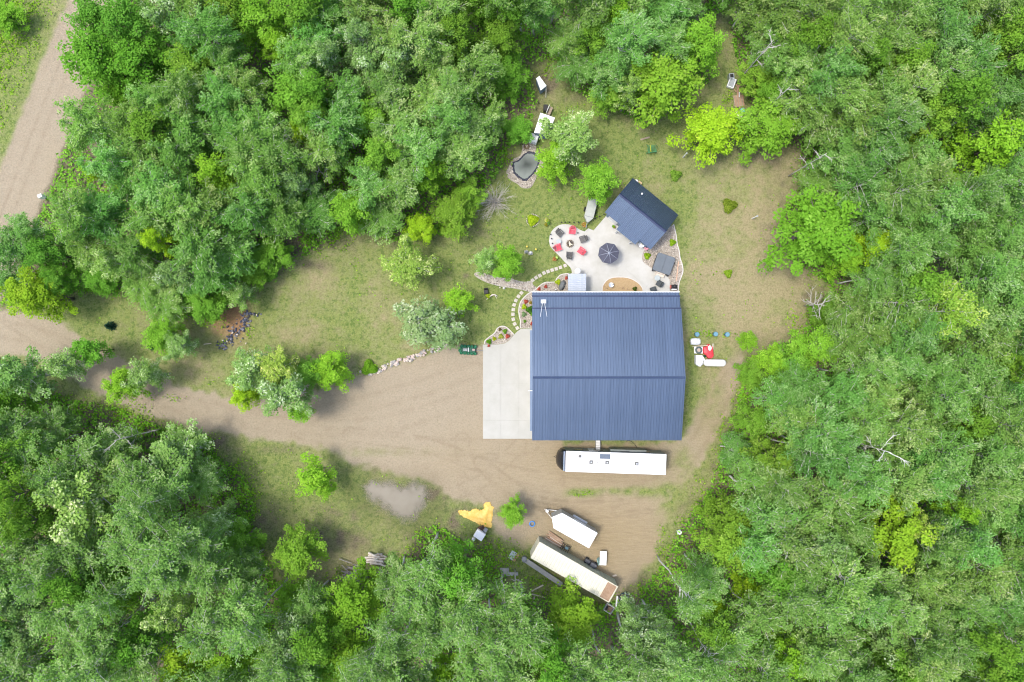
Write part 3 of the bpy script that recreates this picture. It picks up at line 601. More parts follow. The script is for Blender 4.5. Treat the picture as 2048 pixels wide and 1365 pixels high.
def shed():
    zt, ze = 4.1, 2.8
    A = P(1239, 388.5, zt); B = P(1332, 464, zt); d = (B - A).normalized(); n = Vector((d.y, -d.x, 0))   # n points to lower right? fix below
    if n.dot(P(1211, 426, 0) - P(1239, 388, 0)) < 0: n = -n          # n: towards the patio
    L = (B - A).length; c = (A + B) / 2; c.z = 0
    r = thing('garden_shed', 'gabled shed with dark navy metal roof on the patio corner', 'shed', c, math.atan2(d.y, d.x))
    # local frame: x along ridge, y: +left of d
    sgn = 1 if n.dot(Vector((-d.y, d.x, 0))) > 0 else -1             # patio side sign in local y
    def down(px, py, z): return abs((P(px, py, z) - A).dot(n))
    wp = down(1211, 426, ze); wb = down(1271, 361, ze - .2) ; zb = ze - .2
    ang_p = math.atan((zt - ze) / wp); ang_b = math.atan((zt - zb) / wb)
    ext = 0.62; u0 = (P(1233, 457, ze) - A).dot(d) - L / 2; u1 = (P(1270, 484, ze) - A).dot(d) - L / 2
    dk = MB(); t = .1
    def sl(x0, x1, y0, z0, y1, z1):
        vs = [(x0, y0, z0), (x1, y0, z0), (x1, y1, z1), (x0, y1, z1)] + [(x0, y0, z0 - t), (x1, y0, z0 - t), (x1, y1, z1 - t), (x0, y1, z1 - t)]
        dk.add(vs, [(0, 1, 2, 3), (7, 6, 5, 4), (0, 4, 5, 1), (1, 5, 6, 2), (2, 6, 7, 3), (3, 7, 4, 0)])
    sl(-L / 2, L / 2, 0, zt, sgn * wp, ze); sl(-L / 2, L / 2, 0, zt, -sgn * wb, zb)
    roof = dk.build('roof', NAVYTRIM, r)
    k = 12; w = L / k; ls = math.hypot(wp, zt - ze); tz = (zt - ze) / wp
    meA = panel_mesh('roof_panel', w - .006, ls, NAVY); meB = panel_mesh('roof_panel', w - .006, math.hypot(wb, zt - zb), NAVY, rh=.02); meC = panel_mesh('roof_panel', w - .006, ls + ext / math.cos(ang_p), NAVY)
    for i in range(k):
        x = -L / 2 + w * (i + .5); m = meC if u0 < x < u1 else meA
        rz = 0 if sgn < 0 else math.pi
        link('roof_panel', m, roof, (x, 0, zt + .005), (Matrix.Rotation(rz, 4, 'Z') @ Matrix.Rotation(ang_p, 4, 'X')).to_euler())
        rz = math.pi if sgn < 0 else 0
        link('roof_panel', meB, roof, (x, 0, zt + .005), (Matrix.Rotation(rz, 4, 'Z') @ Matrix.Rotation(ang_b, 4, 'X')).to_euler())
    MB().add([(-L / 2, -.17, zt + .0), (L / 2, -.17, zt), (L / 2, 0, zt + .07), (-L / 2, 0, zt + .07), (L / 2, .17, zt), (-L / 2, .17, zt)], [(0, 1, 2, 3), (3, 2, 4, 5), (0, 3, 5), (1, 4, 2)]).build('ridge_cap', NAVYTRIM, roof)
    y0, y1 = sorted((sgn * (wp - .35), -sgn * (wb - .25)))
    sec = [(y0, -.02), (y1, -.02), (y1, (ze if (y1 > 0) == (sgn > 0) else zb) + .05), (0, zt - .15), (y0, (ze if (y0 > 0) == (sgn > 0) else zb) + .05)]
    vs = [(-L / 2 + .3, a, b) for a, b in sec] + [(L / 2 - .3, a, b) for a, b in sec]
    MB().add(vs, [(0, 1, 2, 3, 4)[::-1], (5, 6, 7, 8, 9)] + [(i, (i + 1) % 5, 5 + (i + 1) % 5, 5 + i) for i in range(5)]).build('wall', SIDING, r)
    for x in (u0 + .3, u1 - .3): MB().box((x, sgn * (wp + ext - .15), (ze - .35) / 2), (.12, .12, ze - .35)).build('post', WHITE, r)
    MB().box((u0 - .9, sgn * (wp - .32), 1.05), (1.3, .07, 2.1)).build('door', WHITE, r)
    p = P(1284, 388, 3.4) - c; ca, sa = math.cos(-r.rotation_euler.z), math.sin(-r.rotation_euler.z)
    lx, ly = p.x * ca - p.y * sa, p.x * sa + p.y * ca
    zv = zt - abs(ly) * (zt - zb) / wb
    MB().lathe([(.06, 0), (.06, .3), (.11, .32), (.11, .4), (.04, .44)], (lx, ly, zv - .05), 10).build('vent_pipe', WHITE, r)
    # things by the shed
    o = thing('utility_box', 'white round-topped utility tank behind the dark roof slope of shed', 'tank', P(1273, 363, .9) - Vector((0, 0, .9)), r.rotation_euler.z)
    MB().lathe([(.24, 0), (.26, .1), (.26, .75), (.18, .9), (.05, .94)], (0, 0, 0), 12).build('tank_body', WHITE, o, True)
    MB().box((0, 0, .03), (.6, .6, .06)).build('base', CONC, o)
    o = thing('crate', 'tan wooden crate beside white tank at back of shed', 'crate', P(1279, 367, .6) - Vector((0, 0, .6)), r.rotation_euler.z)
    for k2 in range(4): MB().box((-.18 + k2 * .12, 0, .6), (.11, .46, .03)).build('slat', pm('tan_wood', (.5, .33, .2), (.6, .42, .28), 4), o)
    for sx in (-.22, .22): MB().box((sx, 0, .3), (.03, .44, .58)).build('side', MATS['tan_wood'], o)
    return r
SHED = shed()

def lean_to():
    z = 2.55; a = P(1136, 548, z); b = P(1172, 586, z - .1)
    r = thing('porch_shelter', 'small shelter with silvery corrugated metal roof against the house', 'shelter', ((a.x + b.x) / 2, (a.y + b.y) / 2, 0))
    wx, wy = b.x - a.x, a.y - b.y
    n = 9; w = wy / n
    prof = [(-.5 * w + w * t, .035 * math.sin(math.pi * t) ** 2) for t in np.linspace(0, 1, 7)]
    k = len(prof)
    me = MB().add([(-wx / 2, y, zz + .05) for y, zz in prof] + [(wx / 2, y, zz) for y, zz in prof], [(i, k + i, k + i + 1, i + 1) for i in range(k - 1)])
    me.add([(-wx / 2, -w / 2, .03), (wx / 2, -w / 2, -.02), (wx / 2, w / 2, -.02), (-wx / 2, w / 2, .03)], [(3, 2, 1, 0)])
    me = me.mesh('roof_sheet', STEEL, True)
    for i in range(n): link('roof_sheet', me, r, (0, -wy / 2 + w * (i + .5), z))
    for sx in (-1, 1):
        for sy in (1,): MB().box((sx * (wx / 2 - .1), sy * (wy / 2 - .12), z / 2 - .02), (.1, .1, z - .04)).build('post', WOODW, r)
        MB().box((sx * (wx / 2 - .1), 0, z - .08), (.08, wy - .1, .12)).build('beam', WOODW, r)
lean_to()

# ------------------------------------------------------------------ patio furniture
RED = pm('red_plastic', (0.62, 0.07, 0.10), (0.70, 0.10, 0.14), 4, .5)
CHARC = pm('charcoal_plastic', (0.085, 0.083, 0.08), (0.115, 0.112, 0.108), 5, .55)
def adirondack(mat, label, px, py, face):
    r = thing('adirondack_chair', label, 'chair', P(px, py, 0.03), face, 'chairs around the fire pit')
    # faces +x
    for i in range(5):
        MB().box((.30 - i * .115, 0, .36 - i * .025), (.10, .52, .022), ry=.2).build('seat_slat', mat, r)
    for i in range(5):
        y = (i - 2) * .105; h = .72 - abs(i - 2) * .05
        MB().box((-.30 - h * .17, y * 1.12, .28 + h * .46), (.025, .095, h), ry=-.42).build('back_slat', mat, r)
    for s in (-1, 1):
        MB().box((.0, s * .34, .55), (.74, .13, .025)).build('armrest', mat, r)
        MB().box((.31, s * .29, .27), (.09, .03, .54)).build('leg', mat, r)
        MB().box((-.22, s * .27, .2), (.85, .03, .1), ry=.32).build('leg', mat, r)
    return r
fp = (1140, 488)
for px, py, mt, lab in ((1144, 463.5, RED, 'red slatted adirondack chair above the fire pit'), (1116, 496.5, RED, 'red adirondack chair left of fire pit near patio edge'), (1161.5, 503, RED, 'red adirondack chair below right of fire pit'),
                        (1119.5, 468, CHARC, 'charcoal adirondack chair at upper left of fire pit'), (1165, 480, CHARC, 'charcoal adirondack chair right of fire pit facing left'), (1138.5, 511, CHARC, 'charcoal adirondack chair directly below the fire pit')):
    adirondack(mt, lab, px, py, math.atan2(-(fp[1] - py), fp[0] - px))
r = thing('fire_pit', 'round stone fire pit with pale split logs on patio', 'fire pit', P(*fp, 0.03))
rr = random.Random(3)
for i in range(14):
    a = i * math.tau / 14; MB().rock((.40 * math.cos(a), .40 * math.sin(a), .1), (.19, .17, .24), rr, a).build('stone', pm('fire_stone', (.24, .2, .15), (.34, .28, .2), 6, .9), r)
MB().lathe([(.36, 0), (.36, .04)], (0, 0, .0), 16).build('ash_bed', pm('ash', (.05, .045, .04), (.12, .11, .1), 12, .95), r)
for i in range(6):
    a = rr.uniform(0, 6.3); x, y = rr.uniform(-.1, .1), rr.uniform(-.1, .1); MB().box((x, y, .12 + i * .03), (.42, .09, .07), a).build('log', pm('split_log', (.62, .54, .40), (.74, .66, .52), 6, .9), r)
def side_table(px, py, lab, R=.22, mat=None, z=.45, grp=None):
    r = thing('side_table', lab, 'table', P(px, py, .03), 0)
    MB().lathe([(R, z - .02), (R, z)], n=16).build('table_top', mat or pm('frosted_glass', (.36, .40, .39), (.44, .48, .47), 3, .2), r)
    for k in range(3):
        a = k * 2.094; MB().tube([(R * .8 * math.cos(a), R * .8 * math.sin(a), 0), (R * .5 * math.cos(a), R * .5 * math.sin(a), z - .02)], .015, 5).build('leg', GREYMET, r)
side_table(1117, 484.5, 'small pale glass side table left of the fire pit', .3)
side_table(1155, 467, 'tiny dark side table beside the upper red chair', .1, CHARC, .4)
side_table(1313, 557, 'round glass table near the hot tub steps', .34)
r = thing('bistro_table', 'white round bistro table under the shed eave', 'table', P(1281, 491, .03))
MB().lathe([(.36, .70), (.38, .72), (.36, .74)], n=20).build('table_top', WHITE, r); MB().lathe([(.2, 0), (.05, .05), (.04, .7)], n=10).build('pedestal', WHITE, r); MB().lathe([(.1, .74), (.13, .82), (.06, .9)], n=10).build('flower_bowl', pm('cream', (.7, .66, .55)), r)
r = thing('folding_chair', 'faded pink folding chair at the shed corner', 'chair', P(1291, 498, .03), .7)
PINK = pm('faded_pink', (.72, .30, .34), (.78, .38, .42), 4, .6)
MB().box((0, 0, .44), (.42, .42, .04)).build('seat', PINK, r); MB().box((-.22, 0, .7), (.04, .42, .4), ry=-.2).build('backrest', PINK, r)
for sx in (-.18, .18):
    for sy in (-.18, .18): MB().tube([(sx, sy, 0), (sx, sy, .43)], .014, 5).build('leg', GREYMET, r)

def umbrella():
    z = 2.5; R = M(21.5, 2.2)
    r = thing('patio_umbrella', 'dark slate octagonal umbrella open over the patio', 'umbrella', P(1217.5, 507, z) - Vector((0, 0, z - .03)), math.radians(12))
    cm = pm('umbrella_cloth', (.062, .064, .088), (.085, .087, .115), 3, .8, .1); sm = pm('umbrella_seam', (.24, .26, .31), (.3, .32, .37), 5, .6)
    for k in range(8):
        a0 = k * math.tau / 8; a1 = a0 + math.tau / 8; am = (a0 + a1) / 2
        rows = []
        for t in (0.07, .35, .7, 1.0):
            zz = z + .42 * (1 - t) ** 1.1 - .0
            row = []
            for q in range(5):
                a = a0 + (a1 - a0) * q / 4; sag = .05 * math.sin(math.pi * q / 4) * t
                rad = R * t * (math.cos(math.pi / 8) / math.cos(a - am)); row.append((rad * math.cos(a), rad * math.sin(a), zz - sag))
            rows.append(row)
        row = [(x, y, zz - .12) for x, y, zz in rows[-1]]; rows.append(row)
        vs = [v for ro in rows for v in ro]; fs = [(i * 5 + j, (i + 1) * 5 + j, (i + 1) * 5 + j + 1, i * 5 + j + 1) for i in range(len(rows) - 1) for j in range(4)]
        MB().add(vs, fs).build('canopy_panel', cm, r)
        MB().tube([(R * .05 * math.cos(a0), R * .05 * math.sin(a0), z + .41), (R * .5 * math.cos(a0), R * .5 * math.sin(a0), z + .21), (R * .99 * math.cos(a0), R * .99 * math.sin(a0), z + .012)], [.035, .026, .016], 5).build('rib', sm, r)
    MB().lathe([(.15, z + .38), (.12, z + .43), (.04, z + .46), (.03, z + .55)], n=12).build('finial', sm, r)
    MB().tube([(0, 0, 0), (0, 0, z + .4)], .03, 8).build('pole', GREYMET, r)
    MB().lathe([(.3, 0), (.3, .06), (.06, .1)], n=16).build('base', CHARC, r)
umbrella()
r = thing('patio_table', 'round dark table under the octagonal umbrella', 'table', P(1217.5, 510, .03))
MB().lathe([(.6, .70), (.6, .73)], n=20).build('table_top', CHARC, r)
for k in range(4):
    a = k * 1.57 + .4; MB().tube([(.5 * math.cos(a), .5 * math.sin(a), 0), (.45 * math.cos(a), .45 * math.sin(a), .7)], .02, 6).build('leg', CHARC, r)
def heater():
    r = thing('patio_heater', 'white domed patio heater beside the corrugated shelter', 'heater', P(1155.5, 542.5, 2.2) - Vector((0, 0, 2.17)))
    MB().lathe([(.36, 2.1), (.34, 2.14), (.2, 2.22), (.04, 2.27)], n=20).build('reflector', WHITE, r, True)
    MB().lathe([(.09, 1.75), (.1, 2.1)], n=12).build('burner', STEEL, r); MB().tube([(0, 0, .6), (0, 0, 1.8)], .03, 8).build('pole', STEEL, r); MB().lathe([(.22, 0), (.22, .6), (.1, .7)], n=14).build('base', WHITE, r)
heater()
def lounge(px, py, rz, lab):
    m = pm('dark_wicker', (.05, .06, .062), (.075, .085, .088), 20, .7, .2)
    r = thing('patio_armchair', lab, 'chair', P(px, py, .03), rz)
    MB().box((0.05, 0, .3), (.6, .56, .14)).build('seat', m, r, bevel=.03); MB().box((-.3, 0, .52), (.12, .62, .55), ry=-.25).build('backrest', m, r, bevel=.03)
    for s in (-1, 1): MB().box((0, s * .32, .4), (.66, .09, .08)).build('armrest', m, r)
    for sx in (-.26, .28):
        for sy in (-.27, .27): MB().box((sx, sy, .12), (.05, .05, .24)).build('leg', m, r)
lounge(1317.5, 568, math.radians(150), 'dark wicker patio armchair below the round glass table'); lounge(1305.5, 580.5, math.radians(110), 'dark wicker patio armchair half under the house eave')

def hot_tub():
    c = P(1328, 528, .92); r = thing('hot_tub', 'square hot tub with slate grey cover on the rock bed', 'hot tub', (c.x, c.y, 0), math.radians(-19))
    s = M(37, .9)
    cov = pm('tub_cover', (.115, .135, .155), (.135, .158, .178), 1.2, .5, .05); she = pm('tub_shell', (.07, .075, .08), (.1, .1, .105), 6, .6)
    def rr2(a, rad, k=4):
        out = []
        for q in range(4):
            ax = (q + .5) * math.pi / 2; cx2 = (a - rad) * (1 if math.cos(ax) > 0 else -1); cy2 = (a - rad) * (1 if math.sin(ax) > 0 else -1)
            for i in range(k + 1):
                b = q * math.pi / 2 + i / k * math.pi / 2; out.append((cx2 + rad * math.cos(b), cy2 + rad * math.sin(b)))
        return out
    MB().prism(rr2(s / 2 - .06, .2), 0, .84).build('shell', she, r); 
    for sx in (-1, 1):
        pl = [(max(-s / 2, min(s / 2, x)), y) for x, y in rr2(s / 2, .24)]
        half = clip_poly(pl, -9 if sx < 0 else .004, -.004 if sx < 0 else 9, -9, 9)
        o = MB().prism(half, .845, .95).build('cover_half', cov, r, bevel=.03)
    for x, y in ((-s / 2 + .1, -s / 2 - .06), (s / 2 - .25, -s / 2 - .06), (s / 2 + .05, s / 2 - .6)): MB().box((x, y, .7), (.14, .16, .3)).build('cover_latch', BLACK, r)
    st = thing('tub_steps', 'pale two-tread steps below the hot tub', 'steps', P(1320.5, 547.5, .3) - Vector((0, 0, .27)), math.radians(-19))
    m = pm('beige_step', (.56, .5, .43), (.64, .58, .5), 4, .7)
    MB().box((0, .1, .4), (1.15, .3, .05)).build('tread', m, st); MB().box((0, -.2, .2), (1.15, .3, .05)).build('tread', m, st); 
    for sx in (-.52, .52): MB().box((sx, -.05, .19), (.05, .55, .36)).build('side', m, st)
hot_tub()
r = thing('barbecue', 'red and black barbecue grill in rock bed by house corner', 'barbecue', P(1348.5, 574, .9) - Vector((0, 0, .9)), 0)
MB().box((0, 0, .8), (.7, .5, .16)).build('firebox', BLACK, r); MB().lathe([(.27, .88), (.25, 1.0), (.15, 1.1), (.04, 1.14)], (.06, .02, 0), 14).build('lid', BLACK, r); MB().box((-.42, 0, .86), (.22, .42, .04)).build('side_shelf', pm('brick_red', (.42, .12, .09)), r); MB().box((0, -.3, .86), (.6, .12, .04)).build('front_shelf', WHITE, r)
for sx in (-.3, .3):
    for sy in (-.2, .2): MB().box((sx, sy, .36), (.05, .05, .74)).build('leg', GREYMET, r)
a, b = P(1356.5, 524), P(1352.5, 562); c = (a + b) / 2
r = thing('timber', 'long salmon coloured timber lying on the rock bed', 'timber', (c.x, c.y, .06), 0)
MB().tube([a - c + Vector((0, 0, .05)), b - c + Vector((0, 0, .05))], .06, 6).build('pole', pm('salmon_wood', (.62, .38, .26), (.68, .46, .34), 4), r)

# potted plants and small beds
def leaf_ball(name, mat, parent, c, R, hgt, n, seed, leaf=(.16, .09), up=.5, core=0.0):
    o = link(name, leaf_mesh(name, ball_leaves(c, R, hgt, n, seed, leaf, up), mat), parent); return o
def quads_from(c, a, nrm, L, Wd):
    a = a - nrm * np.sum(a * nrm, 1, keepdims=True); a /= np.linalg.norm(a, axis=1, keepdims=True) + 1e-9
    b = np.cross(nrm, a)
    L = L[:, None] / 2; Wd = Wd[:, None] / 2
    droop = nrm * (-.18 * L)
    return np.stack([c - a * L + droop, c + b * Wd, c + a * L + droop, c - b * Wd], 1)
def ball_leaves(c, R, hgt, n, seed, leaf, up):
    r = np.random.RandomState(seed); d = r.normal(size=(n, 3)); d /= np.linalg.norm(d, axis=1, keepdims=True); d[:, 2] = np.abs(d[:, 2]) * .9 + .02
    rad = r.uniform(.55, 1.0, n)[:, None] * (1 + .22 * np.sin(3 * np.arctan2(d[:, 1], d[:, 0]) + seed)[:, None])
    pos = np.array(c) + d * rad * np.array([R, R, hgt]); nr = d * .6 + r.normal(size=(n, 3)) * .45 + np.array([0, 0, up]); nr /= np.linalg.norm(nr, axis=1, keepdims=True)
    return quads_from(pos, d + r.normal(size=(n, 3)) * .5, nr, r.uniform(.7, 1.2, n) * leaf[0], r.uniform(.7, 1.2, n) * leaf[1])
def leaf_mesh(name, q, mat, tone=None):
    n = len(q); tone = np.random.RandomState(n).rand(n) if tone is None else tone; me = bpy.data.meshes.new(name); me.vertices.add(4 * n); me.loops.add(4 * n); me.polygons.add(n)
    me.vertices.foreach_set('co', q.reshape(-1).astype(np.float32)); me.loops.foreach_set('vertex_index', np.arange(4 * n, dtype=np.int32))
    me.polygons.foreach_set('loop_start', np.arange(0, 4 * n, 4, dtype=np.int32)); me.polygons.foreach_set('loop_total', np.full(n, 4, dtype=np.int32))
    me.update(calc_edges=True); me.materials.append(mat)
    me.attributes.new('tone', 'FLOAT', 'FACE').data.foreach_set('value', np.clip(tone, 0, 1).astype(np.float32)); return me
LF = {
 'aspen': leafmat('aspen_leaf', (.068, .178, .030), (.168, .352, .068), (.41, .57, .22), .28, .55, .3),
 'maple': leafmat('maple_leaf', (.090, .225, .022), (.165, .370, .042), (.300, .520, .100), .3, .65, .3),
 'silver': leafmat('silver_leaf', (.110, .230, .050), (.205, .355, .095), (.60, .69, .45), .3, .64, .15),
 'pale': leafmat('pale_leaf', (.130, .225, .070), (.240, .350, .135), (.56, .62, .42), .3, .6, .2),
 'shrub': leafmat('shrub_leaf', (.095, .240, .014), (.190, .400, .032), (.310, .520, .065), .35, .75, .3),
}
TERRA = pm('terracotta', (.45, .19, .10), (.55, .26, .15), 5, .85)
def shrub(px, py, Rpx, h, col, lab, cat='shrub', grp=None, n=420, name='shrub', leaf=(.15, .09), mat='shrub', seed=None, z=0.02):
    p = P(px, py, z + h * .5); r = thing(name, lab, cat, (p.x, p.y, z), RNG.uniform(0, 6), grp)
    o = leaf_ball('foliage', LF[mat], r, (0, 0, h * .15), M(Rpx), h * .85, n, seed or int(px * 7 + py), leaf); o.color = (*col, 1)
    MB().tube([(0, 0, -.02), (0, 0, h * .6)], [.03, .015], 5).build('stem', WOODW, r)
    return r
YG = (2.0, 1.4, 1.0); LIME = (2.3, 1.45, 1.0); GR = (.9, .9, 1); DG = (.45, .55, .9); RD = (2.6, .30, 2.4); SAGE = (1.3, .95, 5)
for a in ((1052, 603.5, 4.2, .5, RD, 'round red-leaved shrub in the rock bed left of house'), (1048.5, 614, 5.2, .6, LIME, 'round lime shrub beside the dark green one left of house'), (1059.5, 620, 7.2, .9, DG, 'dark green rounded shrub against the left wall of house'),
          (1064, 628, 4, .5, GR, 'small green shrub tucked under roof edge, left bed'), (1048, 629, 5, .4, SAGE, 'sage green round shrub in left rock bed'), (1049.5, 643, 3, .35, (.8, .8, 1), 'tiny green shrub near lower end of left rock bed'), (1064, 648, 3.6, .4, RD, 'red shrub at roof edge near apron corner'), (1061, 606, 3, .5, (2.2, .8, 1.8), 'brownish twiggy shrub beside red shrub, left bed'),
          (1009.5, 663, 4.6, .55, GR, 'green rounded shrub at top of the lobe-shaped apron bed'), (1015, 673, 4.4, .45, RD, 'red shrub at right side of lobe-shaped apron bed'), (978, 683.5, 5.2, .6, (.8, .9, .8), 'green upright shrub at left tip of apron bed'), (988.5, 678, 4, .3, (2.4, 1.3, 1), 'yellowish low plant in apron bed'), (1002, 673.5, 5.2, .3, (2.0, 1.1, 2.2), 'straw coloured tuft in middle of apron bed'), (1000, 659, 3, .35, (.9, .35, 1.8), 'dark purple shrub at top left of apron bed'), (977.5, 692, 2.5, .3, RD, 'tiny red plant on apron corner'),
          (1116, 564.5, 5.6, .55, LIME, 'lime hosta beside the grey boulder'), (1133, 556.5, 3.2, .4, RD, 'red shrub at corner of corrugated shelter'), (1091.5, 573.5, 3.4, .35, RD, 'red shrub in upper rock bed, second from house corner'), (1078, 578.5, 3.4, .35, RD, 'red shrub in upper rock bed nearest house corner'),
          (1345.5, 485, 6.2, .7, (1.5, 1.2, .8), 'bright green dome shrub at curved white border'), (1295, 512, 6.5, .5, (1.5, 1.15, .8), 'spiky bright green clump left of the hot tub'),
          (1270, 578, 4.5, .4, (.5, .35, .8), 'dark brown spiky plant in mulch island'), (1065.5, 440, 11, .7, (2.2, 1.45, .9), 'lime leafy clump inside a stone ring on lawn'),
          (1352, 350, 11, .9, (1.1, .95, 1.5), 'mint green bush alone on dry lawn behind shed'), (1457, 547, 8, .6, (1.2, .95, .9), 'small green weed clump on dry grass right of hot tub'), (1460, 411, 14, .7, (1.1, .75, 1.0), 'ragged green and rust bush with bare ring on dry lawn'),
          (976.5, 592, 5, .55, LIME, 'small lime shrub next to black box on lawn'), (738, 736, 15, .9, (1.0, 1.0, .9), 'green bushy clump at left end of boulder row'), (540, 551, 12, .9, (.85, .9, 1.6), 'bluish green bush at top of left lawn edge')):
    shrub(*a, n=int(140 + a[2] ** 2 * 14), leaf=(.12 if a[2] < 6 else .17, .07 if a[2] < 6 else .1), grp=None)
rg = thing('stone_ring', 'ring of small stones around the lime clump on lawn', 'edging', P(1065.5, 441))
for i in range(22):
    t = i * math.tau / 22; MB().rock((M(12) * math.cos(t), M(12) * math.sin(t), .05), (.2, .16, .16), rr, t).build('stone', STEP, rg)
def pots(px, py, spec, lab):
    r = thing('plant_pots', lab, 'pots', P(px, py))
    for (dx, dy, R, h, m, colr) in spec:
        MB().lathe([(R * .7, 0), (R, h), (R * .9, h), (R * .85, h - .05)], (dx, dy, 0), 12).build('pot', m, r)
        o = leaf_ball('plant', LF['shrub'], r, (dx, dy, h), R * 1.15, .25, 90, int(px + dx * 100 + dy * 37), (.12, .07)); o.color = (*colr, 1)
pots(1093, 444, ((0, .1, .26, .45, pm('tan_pot', (.6, .45, .25)), YG), (.22, -.22, .2, .35, GREYMET, (.7, .8, 1)), (-.05, -.4, .2, .3, TERRA, (1.6, .8, 1))), 'cluster of tan, grey and clay pots on lawn above patio')
pots(1168, 451, ((0, 0, .3, .4, TERRA, (1.8, .7, 1)), (.25, .1, .15, .3, TERRA, YG)), 'clay pots with rusty flowers at the hitch of grey trailer')
pots(1109, 519, ((0, 0, .25, .35, TERRA, (2.4, .6, 2.0)), (.25, .15, .15, .3, WHITE, (2.5, 1.8, 5))), 'clay and white flower pots at lower left patio edge')
pots(1226, 454, ((0, 0, .16, .3, CHARC, (1, 1, 1)), (.16, -.12, .1, .25, TERRA, (2, .8, 1))), 'dark pot beside the shed door')
r = thing('boulder', 'large smooth dark grey boulder in rock bed beside lime hosta', 'boulder', P(1124.5, 571, .3) - Vector((0, 0, .3)), 1.2)
bo = MB().lathe([(.40, -.05), (.48, .2), (.36, .45), (.12, .56)], n=12).build('rock', pm('boulder_stone', (.10, .11, .115), (.2, .21, .21), 4, .8, .3), r, True); bo.scale = (1.35, .75, 1)
r = thing('garden_fountain', 'grey carved bird fountain in the mulch island', 'ornament', P(1221, 571, .05), 0)
MB().lathe([(.22, 0), (.1, .1), (.08, .4), (.3, .5), (.3, .55), (.05, .52)], n=14).build('basin', STEEL, r); MB().rock((.22, .05, .5), (.3, .16, .2), rr, .4).build('bird', GREYMET, r)
for (px, py, d, lab) in ((1213, 577, .28, 'brown rock at left of mulch island'), (1209, 574, .2, 'small reddish rock at left rim of mulch island'), (1246, 577, .32, 'tan rock in middle of mulch island'), (1255, 579, .26, 'orange tan rock right of the middle in mulch island')):
    tag(MB().rock((0, 0, .06), (d, d * .7, d * .6), rr, d * 9).build('landscape_rock', pm('tan_rock', (.36, .24, .14), (.45, .32, .2), 6)), lab, 'rock').location = P(px, py, .045)
# solar path lights
ml1 = MB().lathe([(.07, .28), (.09, .31), (.03, .35)], n=10).mesh('cap', BLACK); ml2 = MB().tube([(0, 0, 0), (0, 0, .3)], .012, 5).mesh('stake', BLACK)
lights = [(1101, 470), (1103, 478.5), (1104.5, 488), (1106.5, 497), (1123, 446), (1130, 446), (1138.5, 446), (1147.5, 446), (1156.5, 446), (1182, 441), (1190, 438), (1198.5, 434), (1207, 430), (1110, 515)]
names_ = ['first from top', 'second from top', 'third from top', 'lowest']
for i, (px, py) in enumerate(lights):
    if i < 4: lab = 'black solar path light on left patio rim, ' + names_[i]
    elif i < 9: lab = 'black solar path light above the patio lobe, ' + ['first', 'second', 'third', 'fourth', 'fifth'][i - 4] + ' from left'
    elif i < 13: lab = 'black solar path light between grey trailer and shed, ' + ['first', 'second', 'third', 'fourth'][i - 9] + ' from left'
    else: lab = 'black solar path light by the clay flower pots'
    t = thing('path_light', lab, 'path light', P(px, py, 0.02 if i > 3 else .03), 0, 'solar lights around the patio'); link('cap', ml1, t); link('stake', ml2, t)
# grey folded trailer half under a tree
def camp_trailer():
    z = 1.1; c = P(1181, 422, z); r = thing('utility_trailer', 'grey covered utility trailer with pointed nose half under a tree', 'trailer', (c.x, c.y, 0), math.radians(-104))
    m = pm('grey_tarp', (.34, .36, .32), (.42, .44, .39), 2, .6, .1)
    # +x towards the hitch (down in photo)
    MB().prism([(-1.5, -.56), (.75, -.56), (1.4, -.08), (1.4, .08), (.75, .56), (-1.5, .56)], .5, z).build('body', m, r, bevel=.05)
    MB().tube([(1.35, 0, .5), (2.0, 0, .45)], .05, 6).build('tongue', STEEL, r); MB().box((.72, 0, z + .02), (.05, 1.0, .03)).build('strap', GREYMET, r)
    for s in (-1, 1):
        o = MB().lathe([(.28, -.09), (.3, -.05), (.3, .05), (.28, .09)], n=16).build('wheel', RUBBER, r); o.rotation_euler = (math.pi / 2, 0, 0); o.location = (-.2, s * .66, .3)
camp_trailer()

